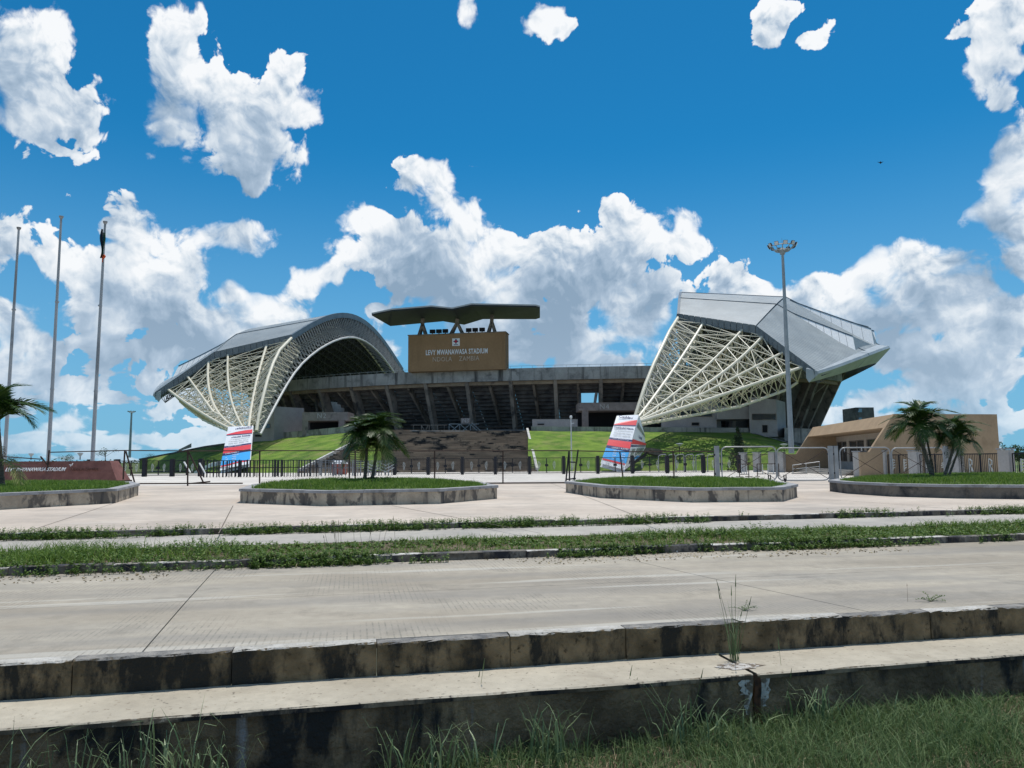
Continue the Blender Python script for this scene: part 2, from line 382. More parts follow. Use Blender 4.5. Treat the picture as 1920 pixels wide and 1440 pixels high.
# ---------------------------------------------------------------- materials used all over
def groove_extra(H, col):
    # faint tined grooves pressed into patches of the road, running across it
    nd, L, mr, mix, noise, mul = H['nd'], H['L'], H['mr'], H['mix'], H['noise'], H['mul']
    mp = nd('ShaderNodeMapping'); mp.inputs['Rotation'].default_value = (0, 0, -RA); L.new(H['geo'].outputs['Position'], mp.inputs[0])
    w = nd('ShaderNodeTexWave', wave_type='BANDS', bands_direction='X'); w.inputs['Scale'].default_value = 5.2; w.inputs['Distortion'].default_value = .25; w.inputs['Detail'].default_value = 1
    L.new(mp.outputs[0], w.inputs[0])
    patch = mul(mr(noise(.55, 2), .47, .56), mr(noise(9, 3), .38, .6))
    def rn(sc, det, st):
        m2 = nd('ShaderNodeMapping'); m2.inputs['Scale'].default_value = st; L.new(mp.outputs[0], m2.inputs[0])
        n2 = nd('ShaderNodeTexNoise'); n2.inputs['Scale'].default_value = sc; n2.inputs['Detail'].default_value = det; L.new(m2.outputs[0], n2.inputs[0]); return n2.outputs[0]
    col = mix(mul(mr(rn(.8, 5, (.10,1.3,1)), .46, .66), .42), col, (.165,.165,.165))          # worn wheel paths along the road
    col = mix(mul(mr(noise(1.4, 9, (1,1,1), .65), .56, .64), .30), col, (.17,.155,.13))
    col = mix(mul(mr(rn(2.2, 6, (.06,1,1)), .60, .66), .45), col, (.52,.50,.45))
    col = mix(mul(mr(noise(45, 3), .60, .72), .35), col, (.12,.115,.10))
    return mix(mul(mul(mr(w.outputs['Fac'], .78, .95), patch), .5), col, (.13, .125, .11))
RA = math.radians(12.0)
U = Vector((math.cos(RA), math.sin(RA), 0)); NV = Vector((-math.sin(RA), math.cos(RA), 0))
def R(s, t, z=0.0): return U*s+NV*t+Vector((0,0,z))
def plaza_extra(H, col):
    mix, mul, mr, noise = H['mix'], H['mul'], H['mr'], H['noise']
    col = mix(mul(mr(noise(.35, 10, (1,1,1), .66), .50, .62), .30), col, (.27,.24,.21))
    col = mix(mul(mr(noise(1.1, 8, (.35,1,1), .6), .58, .66), .35), col, (.62,.56,.49))
    return mix(mul(mr(noise(6, 6), .60, .70), .30), col, (.22,.20,.17))
M_road = mat('road_concrete', (.30,.265,.212), (.445,.40,.325), scale=.55, bump=.25, bscale=60, stretch=(.35,1,1), stains=(.20,.192,.175), stain_scale=.35, stain_t=(.52,.75), stain_stretch=(.5,1.6,1), rough=.9, extra=groove_extra)
M_plaza = mat('plaza_concrete', (.47,.40,.335), (.60,.525,.445), scale=.22, bump=.12, bscale=40, stretch=(.6,1.2,1), stains=(.27,.245,.22), stain_scale=.16, stain_t=(.52,.74), rough=.9, extra=lambda H, c: plaza_extra(H, c))
M_plaza2 = mat('plaza_pale_paving', (.53,.495,.45), (.66,.625,.57), scale=.25, stains=(.38,.35,.31), stain_scale=.25, stain_t=(.62,.75), rough=.9)
M_path = mat('path_concrete', (.33,.31,.28), (.45,.42,.37), scale=.5, bump=.15, bscale=50, stains=(.3,.28,.25), stain_scale=.7, stain_t=(.56,.7))
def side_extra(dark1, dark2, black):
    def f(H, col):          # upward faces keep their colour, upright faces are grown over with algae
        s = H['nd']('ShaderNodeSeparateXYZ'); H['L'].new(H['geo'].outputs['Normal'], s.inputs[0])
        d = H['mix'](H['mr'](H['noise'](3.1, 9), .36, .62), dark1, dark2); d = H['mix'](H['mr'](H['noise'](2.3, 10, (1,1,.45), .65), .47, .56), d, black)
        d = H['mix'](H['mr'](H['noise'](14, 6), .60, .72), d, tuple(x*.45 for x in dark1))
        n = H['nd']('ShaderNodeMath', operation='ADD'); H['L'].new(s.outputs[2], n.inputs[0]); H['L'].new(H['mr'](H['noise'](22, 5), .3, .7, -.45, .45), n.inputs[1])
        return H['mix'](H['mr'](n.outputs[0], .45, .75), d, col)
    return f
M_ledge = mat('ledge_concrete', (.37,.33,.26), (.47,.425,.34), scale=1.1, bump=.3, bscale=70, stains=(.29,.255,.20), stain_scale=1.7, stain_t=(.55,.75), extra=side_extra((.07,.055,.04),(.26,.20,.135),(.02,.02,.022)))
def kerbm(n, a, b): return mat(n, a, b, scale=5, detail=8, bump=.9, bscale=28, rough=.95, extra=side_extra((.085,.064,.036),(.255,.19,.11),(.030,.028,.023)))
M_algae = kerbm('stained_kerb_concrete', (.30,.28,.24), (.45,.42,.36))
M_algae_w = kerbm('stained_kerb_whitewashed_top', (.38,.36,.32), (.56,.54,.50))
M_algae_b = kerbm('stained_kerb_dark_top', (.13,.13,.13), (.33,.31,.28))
M_ditch = mat('ditch_wall_concrete', (.11,.08,.05), (.33,.24,.145), scale=2.2, detail=11, bump=1.0, bscale=16, stains=(.026,.026,.025), stain_scale=1.9, stain_stretch=(1,1,.42), stain_t=(.50,.60), rough=.95, streak=((.30,.30,.31), 2.6, .64, .72))
M_soil = mat('soil', (.10,.075,.05), (.17,.13,.085), scale=2, bump=.6, bscale=15)
M_field = mat('far_grassland', (.07,.12,.03), (.16,.19,.06), scale=.03, stains=(.22,.17,.10), stain_scale=.02, stain_t=(.6,.75))
M_lawn = mat('mown_grass', (.07,.15,.016), (.19,.29,.04), scale=.45, detail=11, bump=.9, bscale=5, stains=(.24,.235,.085), stain_scale=.33, stain_t=(.50,.72), rough=.95)
M_turfbase = mat('turf_soil', (.05,.085,.015), (.10,.14,.03), scale=1.5, bump=.5, bscale=15)
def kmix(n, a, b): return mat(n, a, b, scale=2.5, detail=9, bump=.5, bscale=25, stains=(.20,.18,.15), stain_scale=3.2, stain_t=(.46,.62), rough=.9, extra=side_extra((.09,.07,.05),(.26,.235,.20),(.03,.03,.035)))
M_kw = kmix('kerb_white_paint', (.42,.40,.37), (.70,.68,.64)); M_kb = kmix('kerb_black_paint', (.035,.035,.045), (.13,.13,.13)); M_edge = mat('pale_edge_stone_lit_wall', (.48,.47,.44), (.62,.61,.58), scale=1.5)
# ---------------------------------------------------------------- ground, road, kerbs
tag(MB().quad((-4000,-300,-.86),(4000,-300,-.86),(4000,6.0,-.86),(-4000,6.0,-.86)).build('roadside_ground', M_soil), kind='structure')
o = MB().quad(R(-4000,17,-.02),R(4000,17,-.02),R(4000,4000,-.02),R(-4000,4000,-.02)).build('ground', M_field); tag(o, kind='structure')
mbw = MB()
mbw.quad(R(-40,17.0,.2),R(50,17.0,.2),R(50,95,.2),R(-60,95,.2))
o = mbw.build('plaza', M_plaza); tag(o, kind='structure')
pa, pb = G(-500,905,.204), G(2600,902,.204)
o = MB().quad((-42,45.2,.204),(45,45.2,.204),(45,92,.204),(-66,92,.204)).build('plaza_paving', M_plaza2); tag(o, kind='structure')
# joint cracks of the plaza as thin open seams filled with dirt
M_seam = mat('seam_dirt', (.12,.10,.08)); sm = MB()
for (a, b) in (((437,948),(410,1000)), ((1030,905),(1240,985)), ((40,1000),(255,930)), ((735,948),(1015,1000)), ((1600,940),(1900,962)), ((1500,935),(1920,957))):
    p, q = G(*a, .204), G(*b, .204); w = (q-p).cross(Vector((0,0,1))).normalized()*.012
    sm.quad(p-w, p+w, q+w, q-w)
tag(sm.build('plaza_joints', M_seam), kind='structure')
o = MB().quad(R(-60,14.55,.085),R(80,14.55,.085),R(80,17,.085),R(-60,17,.085)).build('path', M_path); tag(o, kind='structure')
o = MB().quad(R(-60,12.3,.075),R(80,12.3,.075),R(80,14.6,.075),R(-60,14.6,.075)).build('verge_soil', M_soil); tag(o, kind='structure')
# the road: a sub-base and its cast slabs, open joints between them
road = MB().quad(R(-60,6.9,-.05),R(80,6.9,-.05),R(80,12.4,-.05),R(-60,12.4,-.05)).build('road', M_seam); tag(road, kind='structure')
js = [-60,-48,-36,-26,-18.6,-10.6,(G(262,1227,0).dot(U), G(403,1068,0).dot(U)),(G(1625,1146,0).dot(U), G(1140,1041,0).dot(U)),12.2,20,28,38,50,65,80]
def jv(j, k): return j[k] if isinstance(j, tuple) else j
for i in range(len(js)-1):
    for (t0, t1, k0, k1) in ((7.035, 9.42, 0, .5), (9.428, 12.14, .5, 1)):
        g = .007
        def jx(j, f): a, b = jv(j,0), jv(j,1); return a+(b-a)*f
        a0, a1, b0, b1 = jx(js[i],k0)+g, jx(js[i],k1)+g, jx(js[i+1],k0)-g, jx(js[i+1],k1)-g
        MB().hexa([R(a0,t0,-.049),R(b0,t0,-.049),R(b1,t1,-.049),R(a1,t1,-.049)], [R(a0,t0,0),R(b0,t0,0),R(b1,t1,0),R(a1,t1,0)]).build('road_slab', M_road, road, bevel=0)
def rough_block(s0, s1, t0, t1, z0, z1, j=.006, n=6):      # a block whose edges are chipped a little
    mb = MB(); ring = []
    for k in range(n+1):
        s = s0+(s1-s0)*k/n
        ring.append([R(s, t0+rnd.uniform(-j,j), z0), R(s, t0+rnd.uniform(-j,j), z1-.012+rnd.uniform(-j,j)*.6), R(s, t0+.014+rnd.uniform(-j,j), z1+rnd.uniform(-j,j)*.3), R(s, t1, z1), R(s, t1, z0)])
    vs = [v for r_ in ring for v in r_]; fs = []
    for k in range(n):
        for q in range(5): fs.append((k*5+q, k*5+(q+1)%5, (k+1)*5+(q+1)%5, (k+1)*5+q))
    fs += [(0,1,2,3,4), tuple(n*5+q for q in (4,3,2,1,0))]
    return mb.add(vs, fs)
# road kerb above the ledge
kb = thing('road_kerb', (0,0,0), 'long stained concrete kerb with faded painted top edging the road above the ledge', 'kerb')
tag(kb, kind='structure')
pxs = [-420,-130,160,445,705,945,1155,1362,1550,1710,1835,1950,2090,2250]
ss = []
for x in pxs:
    y = 1230-(103/1920)*x; g = G(x, y, 0); ss.append(g.dot(U))
ss = [ss[0]-4.5, ss[0]-3, ss[0]-1.5]+ss+[ss[-1]+1.4*k for k in range(1,8)]
for i in range(len(ss)-1):
    m_ = (M_algae_w, M_algae_b)[i%2] if 3 <= i else M_algae
    dz = rnd.uniform(-.008,.008)
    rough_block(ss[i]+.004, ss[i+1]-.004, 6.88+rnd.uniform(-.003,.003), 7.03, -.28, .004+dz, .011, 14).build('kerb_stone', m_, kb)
# ledge slab and the wall down to the ditch
seg = MB()
lx = [-30,-14,-6.8, .0,5.2,5.24,12,20,34]
ledge = rough_block(-30, 5.19, 6.18, 6.88, -.42, -.28, .004, 60).build('drain_ledge', M_ledge); tag(ledge, kind='structure')
wedge_s = G(1397,1300,-.5).dot(U)
dw = thing('ditch_wall', (0,0,0), 'blackened concrete wall dropping from the pale ledge to the ditch grass', 'retaining wall'); tag(dw, kind='structure')
bpy.data.objects.remove(ledge)
def ledge_run(s0, s1, n):
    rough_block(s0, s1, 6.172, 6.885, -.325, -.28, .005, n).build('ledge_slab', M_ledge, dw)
    # wall face with relief
    mb = MB(); nx = max(4, int((s1-s0)*7)); nz = 9
    for k in range(nx+1):
        s = s0+(s1-s0)*k/nx
        for q in range(nz+1):
            z = -.32-.72*q/nz; t = 6.19+.012*q/nz+rnd.uniform(-.010,.010)*(1 if q else .2)
            mb.v.append(tuple(R(s, t, z)))
    for k in range(nx):
        for q in range(nz): a = k*(nz+1)+q; mb.f.append((a, a+1, a+nz+2, a+nz+1))
    b = len(mb.v); 
    mb.add([R(s0,6.21,-.283),R(s1,6.21,-.283),R(s1,6.8,-.403),R(s0,6.8,-.403),R(s0,6.21,-1.05),R(s1,6.21,-1.05),R(s1,6.8,-1.05),R(s0,6.8,-1.05)], [(0,3,7,4),(1,2,6,5),(3,2,6,7)])
    mb.build('wall_section', M_ditch, dw, smooth=True)
ledge_run(-26, wedge_s-.02, 90); ledge_run(wedge_s+.02, 30, 90)
M_lime = mat('lime_deposit', (.40,.38,.35), (.62,.60,.56), scale=9, bump=.5, bscale=40, stains=(.15,.12,.09), stain_scale=14, stain_t=(.48,.56))
M_rust = mat('rusty_wet_stain', (.02,.015,.012), (.14,.06,.03), scale=12)
def blot(c, rx, ry, n, m_, name, fn, par, seed=0, z=.002):
    r2 = random.Random(seed); pts = []
    for k in range(n):
        a = 2*math.pi*k/n; q = r2.uniform(.7,1.15); pts.append(fn(c[0]+rx*q*math.cos(a), c[1]+ry*q*math.sin(a)))
    return MB().poly(pts).build(name, m_, par)
lsp = G(1395,1238,-.3); lo_ = lsp.dot(U)
blot((wedge_s-.02, 6.42), .26, .10, 22, M_lime, 'lime_stain', lambda s, t: R(s, max(t,6.2), -.2755), dw, 4)
lf = MB()
for (s0, s1, z0, z1) in ((-.10,-.025,-.29,-.62), (.03,.16,-.29,-.56), (-.15,-.08,-.29,-.45)):
    n = 8; pl = [R(wedge_s+s0+rnd.uniform(-.02,.02), 6.178, z0+(z1-z0)*k/n) for k in range(n+1)]; pr = [R(wedge_s+s1+rnd.uniform(-.02,.02)-(s1-s0)*.5*k/n, 6.178, z0+(z1-z0)*k/n) for k in range(n+1)]
    for k in range(n): lf.quad(pl[k], pr[k], pr[k+1], pl[k+1])
lf.build('lime_streak', M_lime, dw)
cr_ = MB()
for (o_, w) in ((0,.022), (.03,.012)):
    n = 8; sl = [wedge_s+o_+.012*math.sin(k*1.3)+.018*k/n for k in range(n+1)]
    for k in range(n): cr_.quad(R(sl[k]-w, 6.172, -.285-.6*k/n), R(sl[k]+w, 6.172, -.285-.6*k/n), R(sl[k+1]+w, 6.172, -.285-.6*(k+1)/n), R(sl[k+1]-w, 6.172, -.285-.6*(k+1)/n))
cr_.build('crack_stain', M_rust, dw)
# ditch ground: rises gently towards the right
def ditch_z(x, y): return -.755+.03*np.sin(np.asarray(x)*1.1)+.035*(vnoise(x,y,1.3,5)-.5)*2+np.clip((np.asarray(x)-2.5)*.045,-.06,.20)
nx, ny = 90, 30; mb = MB()
for i in range(nx+1):
    for j in range(ny+1):
        q = R(-26+56*i/nx, 6.3-8.5*j/ny); mb.v.append((q.x, q.y, float(ditch_z(q.x, q.y))))
for i in range(nx):
    for j in range(ny): a = i*(ny+1)+j; mb.f.append((a, a+1, a+ny+2, a+ny+1))
tag(mb.build('ditch_ground', M_soil, smooth=True), kind='structure')
# painted kerbs of the verge and of the plaza
def painted_kerb(label, t0, t1, z0, z1, s_from, s_to, L0, seed, lead):
    k = thing('painted_kerb', (0,0,0), label, 'kerb'); tag(k, kind='structure'); r2 = random.Random(seed); s = s_from; i = lead
    while s < s_to:
        l = L0*r2.uniform(.85,1.15); dz = r2.uniform(-.008,.008)
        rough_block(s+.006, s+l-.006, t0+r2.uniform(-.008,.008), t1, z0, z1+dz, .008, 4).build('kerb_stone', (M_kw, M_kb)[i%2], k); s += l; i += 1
painted_kerb('black and white kerb between the road and the weedy verge', 12.15, 12.31, -.05, .115, -24, 30, 1.5, 3, 0)
painted_kerb('low black and white kerb edging the plaza beyond the narrow path', 16.86, 17.0, .03, .212, -24, 34, 1.35, 8, 1)
# ---------------------------------------------------------------- stadium berm
tops = [PT for PT in ((262,862.5,150),(330,850,145),(385,839,140),(480,826,130),(600,816,120),(715,806,112),(800,808,110),(990,808,110),(1200,809.5,110),(1405,811,108),(1455,824,104),(1505,839,98),(1600,853,94),(1700,857,92))]
bases = [(262,152),(330,125),(385,108),(480,94),(600,89),(715,88),(800,88),(990,88),(1200,87),(1405,85),(1455,84),(1505,84),(1600,84),(1700,84)]
tp = [P(*t) for t in tops]; bp = []
for px, Y in bases: q = P(px, 870, Y); bp.append(Vector((q.x, q.y, .205)))
def lerp_list(L, f): i = min(int(f), len(L)-2); return L[i].lerp(L[i+1], f-i)
mb = MB(); NI, NJ = (len(tp)-1)*8, 12
for i in range(NI+1):
    f = i/8; a, b = lerp_list(bp, f), lerp_list(tp, f)
    for j in range(NJ+1):
        q = a.lerp(b, j/NJ); q.z += .55*math.sin(math.pi*j/NJ)*min(1, (b.z-a.z)/4)+.04*math.sin(i*1.7+j)
        mb.v.append(tuple(q))
for i in range(NI):
    if 5.0 <= (i+.5)/8 < 7.0: continue
    for j in range(NJ): a = i*(NJ+1)+j; mb.f.append((a, a+1, a+NJ+2, a+NJ+1))
tag(mb.build('grass_bank', M_lawn, smooth=True), kind='structure')
M_bank_edge = mat('bank_edge_concrete', (.06,.06,.06), (.15,.145,.14), scale=1, rough=.9)
eb = MB(); ep = [lerp_list(tp, i/8)+Vector((0,.1,.12)) for i in range(0, 25)]
for i in range(24): eb.bar(ep[i], ep[i+1].lerp(ep[i], -.02), .5, .32)
tag(eb.build('bank_edging', M_bank_edge), kind='structure')
tag(MB().quad(tp[9]+Vector((0,0,.1)), tp[9]+Vector((.3,.6,.12)), tp[11]+Vector((.3,.6,.12)), tp[11]+Vector((0,0,.1))).build('ramp_edge', M_edge), kind='structure')
# ---------------------------------------------------------------- the stadium, in its own directions
AX = math.radians(14.5); VD = Vector((math.sin(AX), math.cos(AX), 0)); WD = Vector((math.cos(AX), -math.sin(AX), 0)); M0 = Vector((-12.6, 94.5, 0))
def S(v, w, z): return M0+VD*v+WD*w+Vector((0,0,z))
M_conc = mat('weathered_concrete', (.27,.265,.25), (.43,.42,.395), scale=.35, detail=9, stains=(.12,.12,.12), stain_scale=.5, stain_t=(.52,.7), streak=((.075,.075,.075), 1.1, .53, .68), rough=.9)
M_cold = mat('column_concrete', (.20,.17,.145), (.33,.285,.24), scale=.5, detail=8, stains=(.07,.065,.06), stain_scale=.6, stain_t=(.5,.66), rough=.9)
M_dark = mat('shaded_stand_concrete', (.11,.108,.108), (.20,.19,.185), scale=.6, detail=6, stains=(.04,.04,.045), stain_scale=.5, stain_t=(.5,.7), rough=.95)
M_soff = mat('soffit_bounce_brown', (.25,.19,.135), (.36,.28,.20), scale=.8, stains=(.12,.09,.07), stain_scale=.9, stain_t=(.56,.7))  # warm brown stands in for light bounced up under the rim
M_block = mat('render_pinkish_grey', (.34,.315,.31), (.42,.39,.385), scale=.5, stains=(.24,.22,.215), stain_scale=.5, stain_t=(.6,.8))
M_port = mat('portal_concrete', (.22,.185,.175), (.31,.265,.25), scale=.9, stains=(.12,.105,.10), stain_scale=1, stain_t=(.55,.7))
M_tube = mat('cream_painted_steel', (.66,.62,.49), (.75,.70,.565), scale=.8, rough=.45, spec=.4)
M_tube2 = mat('grey_white_steel', (.48,.49,.48), (.58,.59,.58), scale=.8, rough=.5)
M_tube3 = mat('grey_webbing_steel', (.30,.31,.31), (.40,.41,.40), scale=.8, rough=.5)
M_int = mat('dark_roof_steel', (.12,.135,.16), (.17,.185,.21), scale=.5, rough=.6)
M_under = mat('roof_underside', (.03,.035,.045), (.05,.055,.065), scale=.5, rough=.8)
M_fasc = mat('blue_grey_fascia_metal', (.10,.135,.165), (.15,.185,.215), scale=.6, rough=.45, spec=.5)
M_gut = mat('pale_gutter_metal', (.30,.34,.36), (.40,.44,.46), scale=.4, rough=.45, spec=.5)
M_glaz = mat('translucent_panel', (.80,.81,.81), (.87,.88,.88), scale=1.2, rough=.35, stretch=(3,3,.3))
M_void = mat('dark_opening', (.012,.013,.016)); M_glassd = mat('dark_window_glass', (.02,.03,.04), rough=.12, spec=.6)
M_num = mat('faded_number_paint', (.42,.40,.39), (.52,.50,.49), scale=3); M_white = mat('white_paint', (.74,.74,.72), (.82,.82,.80), scale=2)
M_step = mat('brown_stone_steps', (.19,.145,.105), (.36,.28,.20), scale=.7, detail=10, stretch=(.5,1,2.5), stains=(.035,.032,.03), stain_scale=.45, stain_stretch=(1,.7,.7), stain_t=(.52,.60), rough=.95)
def seam_extra(H, col):
    nd, L, mr, mix, mul = H['nd'], H['L'], H['mr'], H['mix'], H['mul']
    mp = nd('ShaderNodeMapping'); mp.inputs['Rotation'].default_value = (0, 0, AX); L.new(H['geo'].outputs['Position'], mp.inputs[0])
    w = nd('ShaderNodeTexWave', wave_type='BANDS', bands_direction='Y'); w.inputs['Scale'].default_value = .62; L.new(mp.outputs[0], w.inputs[0])
    b = nd('ShaderNodeBump'); b.inputs['Strength'].default_value = .5; b.inputs['Distance'].default_value = .08; L.new(w.outputs['Fac'], b.inputs['Height']); L.new(b.outputs[0], H['bs'].inputs['Normal'])
    return mix(mul(mr(w.outputs['Fac'], .8, 1.0), .35), col, (.12,.14,.15))
M_roof = mat('standing_seam_roof', (.24,.275,.29), (.33,.365,.375), scale=.25, detail=5, rough=.5, spec=.4, stains=(.20,.225,.235), stain_scale=.2, stain_t=(.5,.8), metal=.0, extra=seam_extra)
stadium = thing('stadium', S(0,0,0), 'large concrete football stadium with two arched grey roofs on cream steel trusses', 'stadium')
# plan of the rim, from left stand round the north end to the right stand
def rim_curve():
    pts = []
    for w in range(0, 49, 2):
        pts.append((w, 33.8+(w+0)**2/270*1.0))
    right = pts+[(51,44.5),(54,46.5),(57,49.5),(59.5,53.5),(61.3,58),(62.4,63),(63,70),(63.3,80),(63,95)]
    left = [(-w, v) for (w, v) in right][::-1]
    def shift(w, v):     # the end wall swells a little to the left of the axis
        return (w, v-.06*w*math.exp(-(w/40)**2)*(-1))
    allp = left[:-1]+right
    return [Vector((*shift(w, v), 0)) for w, v in allp]
RC = rim_curve(); cum = [0.0]
for i in range(1, len(RC)): cum.append(cum[-1]+(RC[i]-RC[i-1]).length)
mid_len = cum[len(RC)//2]
def rim(s):       # s metres along the rim from its middle -> (v,w) point and inward unit vector
    t = s+mid_len; t = max(.001, min(cum[-1]-.001, t)); i = max(k for k in range(len(cum)) if cum[k] <= t); i = min(i, len(RC)-2)
    f = (t-cum[i])/(cum[i+1]-cum[i]); p = RC[i].lerp(RC[i+1], f); d = (RC[min(i+2,len(RC)-1)]-RC[max(i-1,0)]).normalized()
    return p, Vector((-d.y, d.x, 0))        # p.x = w, p.y = v
def RP(s, din, z): p, n = rim(s); q = p+n*din; return S(q.y, q.x, z)
ZT, ZB, ZF = 17.1, 15.0, 5.9
SMAX = 63.0
def strip(s0, s1, prof, ds=1.6):       # closed section (din, z) swept along the rim
    n = max(1, int(abs(s1-s0)/ds)); mb = MB(); k = len(prof)
    for i in range(n+1):
        s = s0+(s1-s0)*i/n
        for d, z in prof: mb.v.append(tuple(RP(s, d, z)))
    for i in range(n):
        for q in range(k): mb.f.append((i*k+q, i*k+(q+1)%k, (i+1)*k+(q+1)%k, (i+1)*k+q))
    mb.f += [tuple(range(k)), tuple(n*k+q for q in reversed(range(k)))]
    return mb
SP = 3.85; NB = 34; bays = [(-NB/2+i)*SP for i in range(NB+1)]
for i in range(0, NB, 2):
    strip(bays[i]+.012, bays[i+2]-.012, [(0,ZB),(0,ZT),(.6,ZT),(.6,ZB)]).build('rim_panel', M_conc, stadium)
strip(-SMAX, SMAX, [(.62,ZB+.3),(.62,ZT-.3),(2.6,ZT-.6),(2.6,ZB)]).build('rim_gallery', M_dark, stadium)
rl = MB()
for i in range(NB*2+1):
    s = bays[0]+i*SP/2; rl.bar(RP(s,.3,ZT), RP(s,.3,ZT+.42), .045)
for i in range(NB*2): s = bays[0]+i*SP/2; rl.bar(RP(s,.3,ZT+.42), RP(s+SP/2,.3,ZT+.42), .045)
rl.build('rim_railing', M_gut, stadium)
def raker(s, thick):
    th = .62 if thick else .42
    prof = [(.15,ZB+.1),(2.3,ZB+.1),(7.0,ZF-.6),(5.0,ZF-.6)] if thick else [(.6,ZB-.1),(2.2,ZB-.1),(11.5,8.0),(9.9,8.0)]
    p, n = rim(s); tdir = Vector((n.y, -n.x, 0))
    def q(d, z, o): a = p+n*d+tdir*o; return S(a.y, a.x, z)
    return MB().hexa([q(d, z, -th/2) for d, z in prof], [q(d, z, th/2) for d, z in prof])
for i, s in enumerate(bays):
    raker(s, i%2 == 0).build('raking_column' if i%2 == 0 else 'raker_beam', M_cold, stadium)
# the underside of the terracing, stepped; bays left open where the photo shows sky
open_hi = {}
def bay_of(px, Y):
    q = P(px, 740, Y); best = None
    for i in range(NB):
        a = RP((bays[i]+bays[i+1])/2, 4, 10); 
        if best is None or abs(a.x/a.y-q.x/q.y) < best[0]: best = (abs(a.x/a.y-q.x/q.y), i)
    return best[1]
b4 = bay_of(1118, 126); b2 = bay_of(612, 138); b3 = {bay_of(x, 127) for x in (862, 890, 925, 960)}
for i in range(NB):
    s0, s1 = bays[i]+.02, bays[i+1]-.02
    strip(s0, s1, [(.62,ZB-.6),(.62,ZB-.02),(1.2,ZB-.02),(1.2,ZB-.6)]).build('soffit_panel', M_soff, stadium)
    if i in (b4, b2): 
        # vomitory: terrace stops, concrete cheeks and a bent stair wall, the left one coloured as if sunlit
        um = MB(); n = 14
        for k in (0,1,2): 
            z = ZB-.1-k*.62; d = 1.4+k*1.05
            for (a, b) in ((s0, s1),): um.quad(RP(a,d,z), RP(b,d,z), RP(b,d+1.05,z), RP(a,d+1.05,z)); um.quad(RP(a,d+1.05,z), RP(b,d+1.05,z), RP(b,d+1.05,z-.62), RP(a,d+1.05,z-.62))
        um.build('terrace_underside', M_dark, stadium)
        e = s0+2.55 if i == b4 else s0+1.9
        ch = MB()
        z2, z1, z0 = 13.0, 11.1, 9.2
        for (zz0, zz1, o0, o1) in ((z2, z1, .35, 0), (z1, z0, 0, .8)):
            ch.hexa([RP(e+o0,3.4,zz0), RP(e+o0+.5,3.4,zz0), RP(e+o0+.5,9,zz0), RP(e+o0,9,zz0)], [RP(e+o1,3.4,zz1), RP(e+o1+.5,3.4,zz1), RP(e+o1+.5,9,zz1), RP(e+o1,9,zz1)])
        ch.build('stair_wall', M_edge if i == b2 else M_block, stadium)  # sun through the opening put into the left wall's paler colour
        sw = MB()
        for (a, b) in ((s0, s0+.45), (e+.9, s1)): sw.hexa([RP(a,3.2,13.3),RP(b,3.2,13.3),RP(b,3.5,13.3),RP(a,3.5,13.3)], [RP(a,3.9,9.0),RP(b,3.9,9.0),RP(b,4.2,9.0),RP(a,4.2,9.0)])
        sw.build('cheek_wall', M_dark, stadium)
        sb_ = MB(); sb_.hexa([RP(s0,4,8.9),RP(s1,4,8.9),RP(s1,9,8.9),RP(s0,9,8.9)], [RP(s0,4,9.15),RP(s1,4,9.15),RP(s1,9,9.15),RP(s0,9,9.15)]); sb_.build('landing', M_dark, stadium)
        if i == b2:
            sb_ = MB(); sb_.hexa([RP(s0,9,9),RP(s1,9,9),RP(s1,9.3,9),RP(s0,9.3,9)], [RP(s0,9,14),RP(s1,9,14),RP(s1,9.3,14),RP(s0,9.3,14)]); sb_.build('back_wall', M_dark, stadium)
        continue
    um = MB(); n = 13
    for k in range(n):
        z = ZB-.1-k*.60; d = 1.4+k*1.02
        um.quad(RP(s0,d,z), RP(s1,d,z), RP(s1,d+1.02,z), RP(s0,d+1.02,z)); um.quad(RP(s0,d+1.02,z), RP(s1,d+1.02,z), RP(s1,d+1.02,z-.6), RP(s0,d+1.02,z-.6))
        # upper face of the terrace seen from inside, a little above
        um.quad(RP(s0,d,z+.45), RP(s1,d,z+.45), RP(s1,d+1.02,z+.45-.6), RP(s0,d+1.02,z+.45-.6))
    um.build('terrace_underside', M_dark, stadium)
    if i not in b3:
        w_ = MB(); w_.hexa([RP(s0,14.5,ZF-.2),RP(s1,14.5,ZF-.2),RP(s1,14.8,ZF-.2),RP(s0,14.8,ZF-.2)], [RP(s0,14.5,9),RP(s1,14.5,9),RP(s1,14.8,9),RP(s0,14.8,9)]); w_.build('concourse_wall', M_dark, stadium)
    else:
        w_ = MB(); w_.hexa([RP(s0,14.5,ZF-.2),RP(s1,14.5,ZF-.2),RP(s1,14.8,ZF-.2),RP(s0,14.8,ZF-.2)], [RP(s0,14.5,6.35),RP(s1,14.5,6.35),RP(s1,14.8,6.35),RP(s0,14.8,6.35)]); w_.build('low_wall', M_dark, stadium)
# concourse deck
strip(-SMAX, SMAX, [(-1.5,ZF-1.2),(-1.5,ZF-.25),(16,ZF-.25),(16,ZF-1.2)]).build('concourse_floor', M_conc, stadium)
dk = MB()
for a in range(0, 7):
    pass
front = [tp[k]+Vector((0,.35,0)) for k in range(3, 10)]; bk = []
for f in front:
    best = min(((RP(s*1.0, -1.4, 0)-Vector((f.x,f.y,0))).length, s) for s in range(-60, 61, 2))[1]; bk.append(RP(best, -1.4, ZF-.3))
for k in range(len(front)-1): dk.quad(front[k]+Vector((0,0,-.3)), front[k+1]+Vector((0,0,-.3)), bk[k+1], bk[k])
dk.build('terrace_deck', M_conc, stadium)
